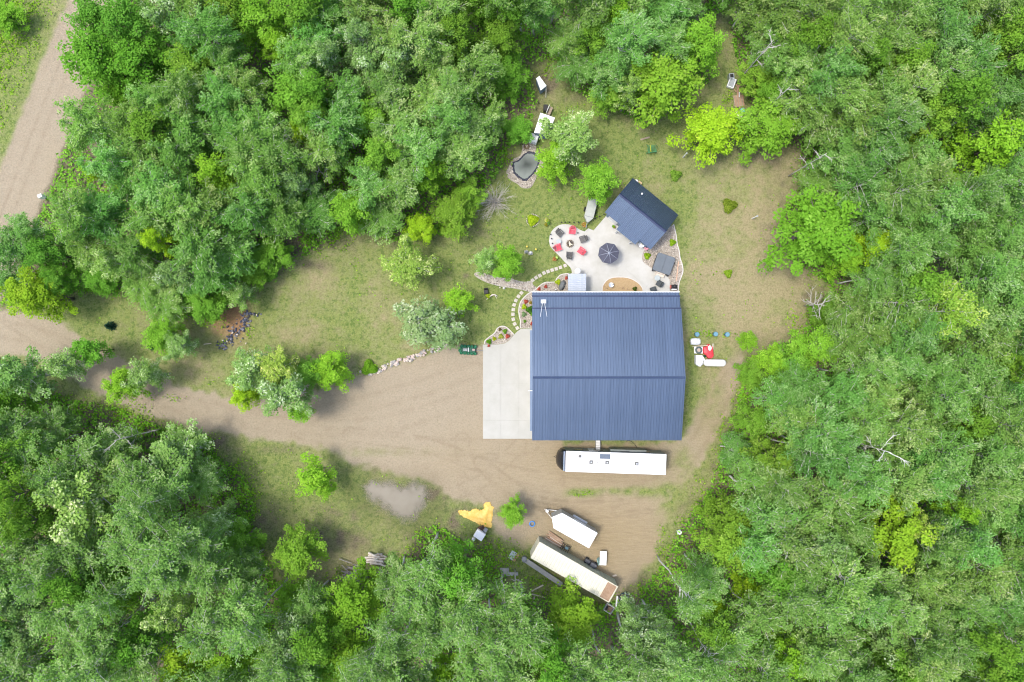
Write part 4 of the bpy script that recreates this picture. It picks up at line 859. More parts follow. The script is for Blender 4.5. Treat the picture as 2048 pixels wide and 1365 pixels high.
# ------------------------------------------------------------------ pond, lawn ornaments
def pond():
    liner = [(1057, 304), (1067, 306), (1075.6, 313), (1079, 322), (1075.6, 334), (1069.5, 345), (1060.7, 355), (1052, 361.5), (1044, 360), (1035, 354), (1027, 345), (1025.5, 335), (1026, 326), (1035, 322), (1042, 316), (1049, 309)]
    outer = [(1047.5, 288), (1070, 286), (1073, 302.5), (1084, 311), (1090.6, 323), (1086, 338.6), (1075.6, 349), (1070, 362), (1060.7, 376), (1044, 376), (1035, 368.5), (1022, 361), (1015, 353.5), (1013, 343), (1017.6, 334), (1026, 319), (1039.6, 312), (1044, 301)]
    r = thing('garden_pond', 'kidney-shaped pond with black liner and stone surround on the lawn', 'pond', P(1053, 332))
    o = r.location
    lw = [(x - o.x, y - o.y) for x, y in world_poly(smooth_poly(liner, 4))]; ow = [(x - o.x, y - o.y) for x, y in world_poly(smooth_poly(outer, 4))]
    cx = sum(p[0] for p in lw) / len(lw); cy = sum(p[1] for p in lw) / len(lw)
    MB().prism(ow, -.08, .02).build('stone_surround', GRAVBED, r)
    n = len(lw); vs = []
    rg = random.Random(4)
    rings = ((1.05, .03), (1.02, .10), (.93, .09), (.80, -.0))
    for s, z in rings:
        for x, y in lw:
            j = 1 + rg.uniform(-.025, .025); vs.append((cx + (x - cx) * s * j, cy + (y - cy) * s * j, z + rg.uniform(-.015, .015)))
    fs = [(i * n + j, i * n + (j + 1) % n, (i + 1) * n + (j + 1) % n, (i + 1) * n + j) for i in range(len(rings) - 1) for j in range(n)]
    MB().add(vs, fs).build('liner', pm('pond_liner', (.012, .014, .024), (.045, .05, .075), 9, .45, .4), r)
    wm = pm('pond_water', (.045, .055, .045), (.20, .225, .20), .45, .10, .04, bscale=5, detail=2)
    # murky shallow water, darker in the deep middle
    nt = wm.node_tree; tc = [q for q in nt.nodes if q.type == 'TEX_COORD'][0]; cr = [q for q in nt.nodes if q.type == 'VALTORGB'][0]; nz = [q for q in nt.nodes if q.type == 'TEX_NOISE'][0]
    ln = nt.nodes.new('ShaderNodeVectorMath'); ln.operation = 'LENGTH'; nt.links.new(tc.outputs['Object'], ln.inputs[0])
    mp = nt.nodes.new('ShaderNodeMapRange'); mp.inputs[1].default_value = .2; mp.inputs[2].default_value = 1.5; nt.links.new(ln.outputs['Value'], mp.inputs[0])
    ad = nt.nodes.new('ShaderNodeMath'); ad.operation = 'MULTIPLY_ADD'; ad.inputs[1].default_value = .35; ad.inputs[2].default_value = .12
    nt.links.new(mp.outputs[0], ad.inputs[0]); a2 = nt.nodes.new('ShaderNodeMath'); a2.operation = 'MULTIPLY_ADD'; a2.inputs[1].default_value = .5; nt.links.new(nz.outputs['Fac'], a2.inputs[0]); nt.links.new(ad.outputs[0], a2.inputs[2])
    nt.links.new(a2.outputs[0], cr.inputs[0])
    MB().add([(cx + (x - cx) * .92, cy + (y - cy) * .92, .055) for x, y in lw], [tuple(range(n))]).build('water', wm, r)
    mb = MB(); k = 0
    X = np.array([rg.uniform(-2.6, 2.6) for _ in range(2600)]); Y = np.array([rg.uniform(-3, 3) for _ in range(2600)])
    ok = (signed_dist(X, Y, ow) < -.08) & (signed_dist(X, Y, lw) > .04)
    for x, y in zip(X[ok], Y[ok]):
        d = rg.uniform(.1, .26); mb.rock((x, y, .03 + d * .15), (d, d * .8, d * .6), rg, rg.uniform(0, 6))
    structure(mb.build('surround_stones', ROCKS, r), 'stuff')
    t = thing('pond_filter', 'small black filter drum right of the pond', 'filter', P(1089.5, 336)); MB().lathe([(.2, 0), (.22, .1), (.2, .3), (.08, .34)], n=12).build('drum', BLACK, t)
    t = thing('stone_basket', 'small round twig basket above the pond', 'basket', P(1053, 294)); MB().torus((0, 0, .12), .28, .09, 16, 6).build('rim', pm('twig', (.12, .085, .05), (.2, .15, .1), 12, .95, .5), t); MB().lathe([(.24, 0), (.26, .1)], n=12).build('bottom', MATS['twig'], t)
pond()
r = thing('black_box_seat', 'black square box seat standing on the lawn', 'seat', P(972, 584, .4) - Vector((0, 0, .4)), .15)
MB().box((0, 0, .22), (.5, .5, .42)).build('box', BLACK, r, bevel=.03); MB().box((.05, .33, .4), (.46, .08, .7), rx=-.2).build('backrest', BLACK, r)
r = thing('driftwood', 'pale bent driftwood branch lying on lawn by black box', 'driftwood', P(983, 594, .05))
MB().tube([(-.6, -.35, .05), (-.25, 0, .15), (.1, .2, .25), (.4, .25, .2), (.75, .05, .1)], [.05, .08, .09, .06, .03], 7).build('branch', pm('driftwood', (.66, .55, .48), (.72, .68, .64), 4), r, True); MB().tube([(.4, .25, .2), (.62, -.2, .08)], [.05, .02], 6).build('twig', MATS['driftwood'], r)
for px, py, lab, m, sc in ((1052.5, 504.5, 'pale grey stone statue on the lawn left of patio', STEEL, 1.0), (1061, 507, 'white rounded stone statue right of grey statue on lawn', WHITE, 1.1), (1008, 577, 'small white and grey ornament at lower creek edge', WHITE, .7), (1111, 580, 'little white ornament in upper rock bed', WHITE, .5), (1000, 575.5, 'tiny cream stone ornament by the creek', pm('cream', (.7, .66, .55)), .5)):
    r = thing('garden_statue', lab, 'statue', P(px, py), 0); MB().lathe([(.18 * sc, 0), (.2 * sc, .08), (.1 * sc, .2), (.17 * sc, .4 * sc + .1), (.08 * sc, .55 * sc + .1)], n=12).build('torso', m, r, True); MB().lathe([(.03, 0), (.1 * sc, .06 * sc), (.1 * sc, .14 * sc), (.03, .2 * sc)], (.03, 0, .52 * sc + .1), 10).build('head', m, r, True); MB().box((0, 0, .03), (.45 * sc, .35 * sc, .06)).build('plinth', STEP, r)
for px, py, lab in ((1054, 494, 'upper yellow garden ball on lawn'), (1072, 499.5, 'lower yellow garden ball on lawn nearer patio')):
    r = thing('garden_ball', lab, 'ball', P(px, py)); MB().lathe([(.02, .06), (.1, .09), (.14, .2), (.1, .31), (.02, .34)], n=12).build('ball', pm('yellow_glaze', (.75, .62, .12), None, 3, .3), r, True); MB().lathe([(.08, 0), (.05, .08)], n=8).build('stand', GREYMET, r)
# boulder row between lawn and drive
bp_ = smooth_poly([(722, 742), (745, 746), (762, 738), (790, 726), (820, 717), (850, 706), (880, 694), (893, 684)], 6, False)
row = thing('boulder_row', 'row of pale rounded boulders dividing the lawn from gravel drive', 'rock border', P(800, 722))
rb = random.Random(12); bms = [pm('pale_boulder', (.50, .43, .36), (.66, .60, .52), 3, .9, .3), pm('pink_boulder', (.50, .38, .33), (.62, .50, .44), 3, .9, .3), pm('grey_boulder', (.26, .25, .24), (.4, .38, .36), 3, .9, .3)]
bmesh_ = [MB().rock((0, 0, 0), (1, .9, .8), rb, 0).mesh('boulder', bms[0 if i < 5 else (1 if i < 8 else 2)], False) for i in range(10)]
for i in range(150):
    t = rb.random() ** .9; k = t * (len(bp_) - 1); a = bp_[int(k)]; b = bp_[min(int(k) + 1, len(bp_) - 1)]; f = k - int(k)
    w = 4.5 if t > .2 else 2.8
    p = P(a[0] + (b[0] - a[0]) * f + rb.gauss(0, 2), a[1] + (b[1] - a[1]) * f + rb.uniform(-w, w)) - row.location; d = rb.uniform(.22, .55)
    link('boulder', bmesh_[rb.randrange(10)], row, (p.x, p.y, d * .15), (0, 0, rb.uniform(0, 6.3)), (d, d * rb.uniform(.75, 1), d))
# green tub rack
r = thing('tub_rack', 'low dark green rack ringed by round green tubs beside apron', 'rack', P(937, 700), math.radians(-3))
GT = pm('green_plastic', (.012, .11, .05), (.02, .16, .075), 4, .45); DGT = pm('dark_green', (.012, .075, .045), (.02, .1, .06), 4, .5)
MB().box((0, 0, .25), (1.7, .62, .3)).build('frame', DGT, r, bevel=.03)
tm = MB().lathe([(.14, 0), (.19, .1), (.19, .46), (.15, .52), (.13, .47)], n=12).mesh('tub', GT, True)
for i in range(5):
    for s in (-1, 1): link('tub', tm, r, (-.82 + i * .41, s * .42, 0))
for s in (-.5, .5): link('tub', tm, r, (-1.0, s * .3, 0))
MB().box((.02, .02, .46), (.08, .5, .08)).build('cross_bar', WHITE, r); MB().box((-.35, 0, .43), (.5, .3, .06)).build('tray', GREYMET, r); MB().box((.62, .02, .43), (.3, .2, .06)).build('tray', pm('dusty_pink', (.5, .36, .33)), r); MB().tube([(.85, 0, .3), (1.75, -.02, .2)], .03, 6).build('tow_pole', GREYMET, r)

# ------------------------------------------------------------------ trailers and storage
wheel_me = None
def wheel(parent, loc, R=.36, w=.22):
    o = MB().lathe([(R * .6, -w / 2), (R, -w / 2 + .03), (R, w / 2 - .03), (R * .6, w / 2)], n=18).build('wheel', RUBBER, parent); o.location = loc; o.rotation_euler = (math.pi / 2, 0, 0)
    MB().lathe([(R * .15, -w / 2 - .005), (R * .58, -w / 2 + .02), (R * .58, w / 2 - .02), (R * .15, w / 2 + .005)], n=14).build('rim', STEEL, o)
def camper():
    z = 3.45; c = P(1231.5, 926.3, z); rz = -math.atan2(6.5, 200)
    r = thing('camper_trailer', 'long white-roofed camper trailer with black rounded nose below the house', 'camper', (c.x, c.y, 0), rz)
    L = M(200, z); Wd = M(40.5, z)
    side = pm('camper_side', (.20, .23, .22), (.26, .285, .27), 2, .45); 
    MB().box((0, 0, .6 + (z - .65) / 2), (L, Wd, z - .65)).build('body', side, r, bevel=.04)
    MB().box((.02, 0, z - .01), (L + .04, Wd + .05, .06)).build('roof', BRIGHT, r, bevel=.02)
    # nose cap
    vs = []; pr = [(0, .75), (.55, .75), (.95, 1.1), (1.02, 1.7), (.85, 2.4), (.5, 3.0), (.12, 3.4), (0, 3.42)]
    ny = 9
    for j in range(ny):
        t = -1 + 2 * j / (ny - 1); k = math.sqrt(max(0, 1 - (abs(t) ** 2.6) * .75))
        vs += [(-L / 2 - x * k, t * Wd / 2, zz) for x, zz in pr]
    n = len(pr); fs = [(j * n + i, j * n + i + 1, (j + 1) * n + i + 1, (j + 1) * n + i) for j in range(ny - 1) for i in range(n - 1)] + [tuple(range(n))[::-1], tuple(range((ny - 1) * n, ny * n))]
    MB().add(vs, fs).build('nose_cap', pm('black_gelcoat', (.012, .013, .016), (.02, .02, .024), 2, .25, spec=.5), r, True)
    MB().box((-L / 2 - .10, 0, z - .10), (.34, Wd - .1, .08)).build('nose_trim', pm('blue_grey_trim', (.25, .3, .37)), r)
    cx0 = -L / 2
    sc = 270 / 2048.
    def loc(zx, zy):
        p = P(1080 + zx * sc, 880 + zy * sc, z) - c; ca, sa = math.cos(-rz), math.sin(-rz); return (p.x * ca - p.y * sa, p.x * sa + p.y * ca)
    for x, y in ((515, 325), (1320, 350), (1635, 365)): q = loc(x, y); MB().box((q[0], q[1], z + .15), (.72, .62, .24), taper=.86).build('air_conditioner', BRIGHT, r, bevel=.05)
    for x, y in ((775, 338), (1018, 345), (1466, 362)): q = loc(x, y); v = MB().box((q[0], q[1], z + .08), (.42, .42, .12), taper=.9).build('roof_vent', pm('vent_grey', (.11, .11, .105), (.17, .17, .16), 6), r); MB().box((q[0], q[1], z + .145), (.16, .16, .02)).build('vent_lid', STEEL, v)
    q = loc(605, 247); MB().lathe([(.17, 0), (.19, .03), (.15, .12), (.04, .14)], (q[0], q[1], z + .02), 14).build('antenna_dome', MATS['vent_grey'], r)
    q = loc(985, 252); MB().box((q[0], q[1], z + .07), (1.22, .56, .04)).build('solar_panel', pm('solar_cells', (.10, .13, .17), (.12, .15, .19), 4, .25, spec=.6), r)
    for x, y in ((498, 247), (720, 400), (868, 343), (868, 443), (883, 245), (1415, 425), (1715, 440)): q = loc(x, y); MB().lathe([(.05, 0), (.05, .07), (.02, .09)], (q[0], q[1], z + .02), 8).build('vent_cap', MATS['vent_grey'], r)
    q = loc(785, 435); MB().box((q[0], q[1], z + .05), (.55, .4, .05)).build('skylight', pm('skylight', (.7, .74, .76), None, 2, .15), r)
    for x0 in (-4.2, -1.9, 1.2, 3.6):
        w_ = MB().box((x0, Wd / 2 + .005, 2.1), (1.1, .05, .7)).build('window', BLACK, r); MB().box((x0, Wd / 2 + .035, 2.1), (1.0, .02, .6)).build('pane', GLASS, w_)
    MB().box((-2.62 + .0, Wd / 2 + .01, 1.75), (.75, .05, 1.9)).build('door', WHITE, r)
    MB().box((1.6, Wd / 2 + .10, 1.6), (4.2, .22, 1.5)).build('slide_out', side, r)
    for x in (.9, 1.8): 
        for s in (-1, 1): wheel(r, (x, s * (Wd / 2 - .2), .38), .38)
    MB().box((0, 0, .5), (L - .6, Wd - .4, .2)).build('chassis', BLACK, r); MB().tube([(-L / 2, -.5, .5), (-L / 2 - 1.2, 0, .5), (-L / 2, .5, .5)], .05, 6).build('hitch', BLACK, r)
    s = thing('entry_steps', 'white metal steps between house wall and camper', 'steps', P(1196, 892, 0), 0)
    for i in range(6):
        zz = .15 + i * .16; p = P(1196, 883 + i * 3.6, zz) - s.location; MB().box((p.x, p.y, zz), (.5, .17, .04)).build('tread', WHITE, s)
    for sx in (-.28, .28):
        p0 = P(1196, 880, .1) - s.location; p1 = P(1196, 903, 1.05) - s.location; MB().tube([(p0.x + sx, p0.y, .08), (p1.x + sx, p1.y, 1.0)], .03, 6).build('stringer', GREYMET, s)
    t = thing('power_cord', 'dark cord curving from the house wall to camper', 'cord', P(1262, 884), 0)
    pts = [(1252, 883), (1258, 881.5), (1265, 885), (1270, 890), (1274, 896), (1276, 903)]
    MB().tube([tuple(P(*q) - t.location + Vector((0, 0, .02))) for q in smooth_poly(pts, 4, False)], .03, 5).build('cable', BLACK, t)
camper()
s7 = 230 / 1427.
def Q7(x, y, z=0): return P(1030 + x * s7, 1010 + y * s7, z)
def cargo():
    z = 2.55; a = Q7(460, 155, z); b = Q7(970, 445, z); d = b - a; c = (a + b) / 2; L = d.length
    r = thing('cargo_trailer', 'white enclosed cargo trailer with V nose on the sand', 'trailer', (c.x, c.y, 0), math.atan2(d.y, d.x))
    w = M(213 * s7, z) / 2; nl = .78; pl = [(-L / 2, 0), (-L / 2 + nl, -w), (L / 2, -w), (L / 2, w), (-L / 2 + nl, w)]
    MB().prism(pl, .5, z - .03).build('body', pm('cargo_side', (.30, .31, .29), (.38, .39, .36), 2, .4), r)
    MB().prism([(x * 1.006, y * 1.02) for x, y in pl], z - .028, z + .02).build('roof', BRIGHT, r, bevel=.015)
    for i in range(5): MB().box((-L / 2 + 1.2 + i * .85, 0, z + .024), (.05, 2 * w - .05, .012)).build('roof_seam', pm('seam_grey', (.6, .61, .61)), r)
    MB().box((.5, w + .02, 1.9), (1.6, .04, .4)).build('awning_rail', WHITE, r); MB().box((L / 2 + .015, 0, 1.5), (.03, 2 * w - .2, 1.9)).build('rear_door', WHITE, r)
    for x in (.2, 1.0):
        for s in (-1, 1): wheel(r, (x, s * (w + .05), .34), .34)
    for s in (-1, 1): MB().box((.6, s * (w + .1), .72), (1.9, .26, .04)).build('fender', STEEL, r)
    MB().tube([(-L / 2 + .6, -.6, .5), (-L / 2 - .9, 0, .5), (-L / 2 + .6, .6, .5)], .05, 6).build('hitch', WHITE, r); MB().box((-L / 2 - .55, 0, .7), (.3, .3, .4)).build('tongue_jack', WHITE, r)
cargo()
def container():
    z = 2.65; q = [Q7(310, 465, z), Q7(1275, 1020, z), Q7(1175, 1215, z), Q7(195, 660, z)]; c = sum(q, Vector()) / 4
    d = (q[1] - q[0] + q[2] - q[3]) / 2; L = d.length; w = ((q[0] - q[3]).length + (q[1] - q[2]).length) / 2
    r = thing('storage_container', 'long cream storage container with rusty patch at its right end', 'container', (c.x, c.y, 0), math.atan2(d.y, d.x))
    cr = pm('cream_metal', (.62, .59, .46), (.70, .67, .54), 1.2, .5); gm = pm('green_cream_side', (.36, .38, .29), (.46, .48, .37), 2, .55)
    MB().box((0, 0, z / 2 - .05), (L - .02, w - .02, z - .1)).build('body', gm, r)
    k = 26; pw = L / k
    me = MB().add([(-pw / 2, -w / 2, 0), (-pw * .3, -w / 2, .03), (pw * .3, -w / 2, .03), (pw / 2, -w / 2, 0), (-pw / 2, w / 2, 0), (-pw * .3, w / 2, .03), (pw * .3, w / 2, .03), (pw / 2, w / 2, 0), (-pw / 2, -w / 2, -.05), (pw / 2, -w / 2, -.05), (-pw / 2, w / 2, -.05), (pw / 2, w / 2, -.05)],
                  [(0, 1, 5, 4), (1, 2, 6, 5), (2, 3, 7, 6), (8, 9, 3, 2, 1, 0), (10, 4, 5, 6, 7, 11)]).mesh('roof_panel', cr)
    rust = pm('rusty_plywood', (.30, .19, .12), (.42, .29, .2), 5, .9, .2)
    for i in range(k): link('roof_panel', me, r, (-L / 2 + pw * (i + .5), 0, z - .04))
    MB().box((L / 2 - .75, .0, z + .02), (1.15, w - .15, .03)).build('rust_sheet', rust, r); 
    for s in (-1, 1):
        for i in range(20): MB().box((-L / 2 + L * (i + .5) / 20, s * (w / 2 - .0), z / 2 - .05), (L / 40, .05, z - .3)).build('side_rib', gm, r)
        MB().box((-L / 2 - .02, s * w / 4, z / 2), (.05, w / 2 - .04, z - .2)).build('end_door', cr, r)
        MB().box((0, s * (w / 2 + .015), z - .08), (L, .05, .12)).build('top_rail', cr, r)
container()
ANG = -math.radians(30)
r = thing('metal_trough', 'long narrow grey metal trough lying along the container', 'trough', (lambda a: (a.x, a.y, 0))((Q7(120, 665) + Q7(580, 975)) / 2), math.atan2(-(975 - 665), 580 - 120))
LT = M(math.hypot(460, 310) * s7)
MB().box((0, 0, .32), (LT, .5, .36)).build('channel', GREYMET, r); MB().box((0, 0, .52), (LT - .1, .56, .05)).build('lid', pm('trough_lid', (.30, .30, .29), (.38, .38, .36), 2, .5), r); MB().lathe([(.3, 0), (.34, .1), (.34, .6), (.2, .66)], (-LT / 2 - .05, 0, 0), 14).build('hopper', GREYMET, r)
for x in (-LT / 3, LT / 3): MB().box((x, 0, .08), (.1, .6, .16)).build('skid', BLACK, r)
r = thing('lumber_stack', 'stack of loose weathered boards beside the container', 'lumber', (lambda a: (a.x, a.y, 0))(Q7(510, 455)), ANG - .02)
bm = [pm('board_pale', (.52, .44, .34), (.62, .54, .44), 4, .9), WOODW, pm('board_red', (.36, .22, .14), (.44, .28, .19), 4, .9)]
rl = random.Random(8)
for i in range(13): MB().box((rl.uniform(-.25, .25) - .25, -.6 + i * .1, .18 + rl.uniform(0, .2)), (rl.uniform(1.6, 2.5), .085, .05), rl.uniform(-.05, .05)).build('board', bm[rl.randrange(3)], r)
for x in (-.8, .6): MB().box((x, 0, .07), (.1, 1.4, .14)).build('bearer', WOODW, r)
r = thing('steel_rack', 'black steel grid rack at right end of lumber', 'rack', (lambda a: (a.x, a.y, 0))(Q7(615, 525)), ANG)
for i in range(5): MB().box((-.5 + i * .25, 0, .55), (.06, .8, .06)).build('bar', BLACK, r)
for y in (-.4, 0, .4): MB().box((0, y, .5), (1.1, .06, .06)).build('rail', BLACK, r)
for x in (-.5, .5):
    for y in (-.38, .38): MB().box((x, y, .24), (.07, .07, .48)).build('leg', BLACK, r)
MB().box((.15, .15, .6), (.4, .3, .05)).build('tray', pm('teal_grey', (.10, .17, .2)), r)
r = thing('covered_mower', 'dark grey covered mower parked against the container', 'mower', (lambda a: (a.x, a.y, 0))(Q7(935, 712)), ANG)
TP = pm('dark_tarp', (.085, .09, .10), (.115, .12, .135), 3, .5, .2)
MB().box((.35, 0, .45), (.95, .62, .75), taper=.82).build('rear_cover', TP, r, bevel=.08); MB().box((-.45, .03, .36), (.75, .5, .5), taper=.8).build('hood', TP, r, bevel=.07); MB().box((-.1, .03, .66), (.08, .5, .2)).build('handle_bar', BLACK, r)
for x in (-.6, .6):
    for s in (-1, 1): wheel(r, (x, s * .3, .2), .2, .14)
r = thing('folding_table', 'white rectangular folding table standing on the sand', 'table', (lambda a: (a.x, a.y, 0))(Q7(1094, 664, .74)), math.radians(-92))
MB().box((0, 0, .74), (1.66, .80, .045)).build('table_top', BRIGHT, r, bevel=.015)
for x in (-.65, .65):
    for y in (-.3, .3): MB().tube([(x, y, 0), (x, y, .72)], .018, 6).build('leg', GREYMET, r)
r = thing('teal_board', 'pale teal board leaning left of the white table', 'board', (lambda a: (a.x, a.y, 0))(Q7(1035, 690)), math.radians(-75)); MB().box((0, 0, .3), (.8, .05, .6), rx=.6).build('panel', pm('teal', (.30, .48, .46)), r)
r = thing('blue_hoop', 'bright blue coiled hose ring on the sand', 'hose', Q7(212, 235)); BL = pm('blue_hose', (.04, .22, .62), (.06, .28, .7), 5, .4)
for i in range(3): MB().torus((.01 * i, .012 * i, .05 + i * .05), .29 + .03 * (i % 2), .04, 22, 7).build('coil', BL, r)
r = thing('wire_cart', 'small white-rimmed cage cart at container end', 'cart', (lambda a: (a.x, a.y, 0))(Q7(1165, 1288, .6)), math.radians(-32))
MB().box((0, 0, .35), (.95, .85, .04)).build('floor', WOODW, r)
for s in (-1, 1):
    MB().box((0, s * .44, .55), (1.0, .06, .42)).build('side_panel', WHITE, r); MB().box((s * .49, 0, .55), (.06, .82, .42)).build('end_panel', STEEL, r); wheel(r, (0, s * .52, .2), .2, .1)
MB().box((.1, 0, .5), (.4, .5, .25), .3).build('crate', pm('brown_box', (.25, .16, .1)), r); MB().box((-.25, -.1, .48), (.2, .5, .2)).build('bag', BLACK, r)
r = thing('scrap_heap', 'dark blue-black scrap heap at right end of container', 'scrap', (lambda a: (a.x, a.y, 0))(Q7(1315, 1155)), 0)
for i in range(16): MB().box((rl.gauss(0, .45), rl.gauss(0, .35), .12 + rl.uniform(0, .3)), (rl.uniform(.3, .9), .12, .1), rl.uniform(0, 3.1), rl.uniform(-.3, .3)).build('scrap_piece', [BLACK, pm('navy_scrap', (.03, .05, .09)), GREYMET][i % 3], r)
def plank(px0, py0, px1, py1, w, lab, m=None, h=.06, z=.05):
    a, b = Q7(px0, py0), Q7(px1, py1); c = (a + b) / 2; d = b - a
    o = MB().box((0, 0, z), (d.length, w, h)).build('plank', m or bm[0]); o.location = (c.x, c.y, 0); o.rotation_euler = (0, 0, math.atan2(d.y, d.x)); tag(o, lab, 'plank')
plank(205, 1070, 350, 995, .16, 'pale plank slanting upward among the weeds left of container'); plank(165, 1097, 385, 1150, .16, 'longest pale plank among the weeds left of container'); plank(240, 1120, 235, 1200, .16, 'short upright pale plank among weeds left of container'); plank(1262, 1115, 1245, 1250, .18, 'white plank standing beside cage cart', WHITE, z=.5); plank(1210, 885, 1258, 870, .2, 'cream plank on sand right of dark mower')
plank(1330, 1180, 1330, 1181, .1, 'tiny post stub beside scrap heap')
s7b = 170 / 1450.
def Qb(x, y, z=0): return P(890 + x * s7b, 1000 + y * s7b, z)
r = thing('pallet', 'pale blue square pallet with red corner in the weeds', 'pallet', (lambda a: (a.x, a.y, 0))(Qb(1170, 955)), math.radians(-32))
PB = pm('pale_blue_wood', (.42, .48, .50), (.52, .57, .58), 4, .8)
for i in range(6): MB().box((-.42 + i * .168, 0, .12), (.155, 1.0, .03)).build('deck_board', PB if i < 4 else pm('salmon_paint', (.58, .30, .22)), r)
for y in (-.4, 0, .4): MB().box((0, y, .05), (1.0, .09, .1)).build('stringer', WOODW, r)
pl = [Qb(940, 1165), Qb(1085, 1160), Qb(1095, 1235), Qb(1245, 1230), Qb(1250, 1285), Qb(965, 1300)]; c = sum(pl, Vector()) / 6
r = thing('concrete_slab', 'L-shaped grey concrete slab among weeds left of container', 'slab', c); MB().prism([(p.x - c.x, p.y - c.y) for p in pl], -.05, .14).build('slab', pm('grey_slab', (.33, .31, .28), (.42, .40, .37), 3, .9, .2), r)
def sawmill():
    r = thing('wood_chipper', 'white boxy machine beside the yellow sawdust', 'machine', (lambda a: (a.x, a.y, 0))(Qb(588, 610, 1.3)), math.radians(-33))
    MB().box((0, 0, 1.0), (1.15, .95, .6)).build('housing', BRIGHT, r, bevel=.04); MB().box((.0, .0, .35), (.8, .6, .7)).build('stand', GREYMET, r); MB().box((.3, .75, .7), (.4, .5, .4), rx=-.4).build('outfeed_chute', GREYMET, r)
    o = thing('propane_cylinder', 'small white cylinder at left of the white machine', 'cylinder', (lambda a: (a.x, a.y, 0))(Qb(487, 680, .5))); MB().lathe([(.16, 0), (.22, .08), (.22, .5), (.12, .6), (.05, .66)], n=14).build('tank', WHITE, o, True); MB().torus((0, 0, .68), .1, .02, 12, 5).build('collar', STEEL, o)
    o = thing('engine_block', 'dark rusty engine above the white machine', 'engine', (lambda a: (a.x, a.y, 0))(Qb(615, 470)), .4); MB().box((0, 0, .3), (.7, .4, .5)).build('block', pm('rusty_dark', (.06, .035, .03), (.12, .07, .05), 8), o); MB().lathe([(.16, 0), (.16, .2)], (-.4, .05, .2), 12).build('flywheel', BLACK, o); MB().tube([(.2, 0, .5), (.2, .1, .8)], .04, 6).build('exhaust', BLACK, o)
    poly = [(250, 180), (400, 190), (530, 170), (640, 160), (690, 60), (760, 40), (800, 130), (822, 240), (800, 340), (805, 500), (700, 470), (600, 420), (430, 350), (330, 290), (240, 220)]
    pp = [(890 + a * s7b, 1000 + b * s7b) for a, b in smooth_poly(poly, 3)]; x0 = min(p[0] for p in pp)
    sm = fade_alpha(pm('yellow_sawdust', (.66, .41, .085), (.78, .56, .19), 2.2, .95, .3), 1.0, 1, 7)
    o = soft_sheet('sawdust_pile', pp, sm, 0, 7, 71, lambda X, Y, d: -.005 + np.clip(-d, 0, 16) * .022 * np.clip((X - x0) / 45, .1, 1) + (vnoise(X, Y, 5, 8, 2) - .5) * .03 * (d < -2), 10, 1.2, 5)
    structure(o, 'stuff'); o['label'] = 'heap of golden yellow sawdust spread on the ground beside white machine'
sawmill()
# log pile
def logs():
    r = thing('log_pile', 'heap of pale peeled logs at the lower wood edge', 'log pile', P(735, 1118)); rl = random.Random(5); s = 140 / 1737.
    pk = pm('peeled_log', (.58, .50, .42), (.72, .65, .56), 4, .9, .2); gk = pm('grey_branch', (.26, .23, .2), (.38, .35, .31), 5, .9, .2)
    def lg(a, b, rad, m, z, nm='log'):
        p, q = P(660 + a[0] * s, 1060 + a[1] * s) - r.location, P(660 + b[0] * s, 1060 + b[1] * s) - r.location; p.z = z; q.z = z + rl.uniform(-.08, .08); MB().tube([p, (p + q) / 2 + Vector((0, 0, .02)), q], [rad, rad * .95, rad * .85], 8).build(nm, m, r)
    for a, b, rd, z in (((970, 545), (1170, 640), .15, .45), ((880, 665), (1250, 640), .11, .4), ((840, 735), (1200, 690), .14, .42), ((1050, 730), (1340, 760), .14, .4), ((1080, 800), (1290, 830), .16, .3), ((900, 790), (1150, 770), .12, .25), ((1150, 690), (1380, 700), .12, .3), ((1120, 650), (1330, 640), .1, .2), ((1000, 830), (1350, 800), .13, .14), ((860, 700), (1300, 730), .13, .14), ((1230, 830), (1400, 880), .1, .3), ((950, 640), (1300, 600), .12, .12)): lg(a, b, rd, pk, z)
    for i in range(46):
        x, y = rl.uniform(400, 820), rl.uniform(860, 1240); a = rl.gauss(.2, .5); l = rl.uniform(120, 330); lg((x - l / 2 * math.cos(a), y - l / 2 * math.sin(a)), (x + l / 2 * math.cos(a), y + l / 2 * math.sin(a)), rl.uniform(.03, .08), gk, rl.uniform(.08, .35), 'branch')
    for a, b, rd in (((245, 695), (560, 810), .06), ((310, 845), (560, 1090), .05), ((840, 780), (600, 980), .05), ((640, 1150), (800, 1230), .12), ((1150, 1010), (1380, 1090), .08), ((1180, 560), (1420, 650), .1), ((1210, 900), (1330, 1040), .1)): lg(a, b, rd, gk, .4, 'branch')
logs()
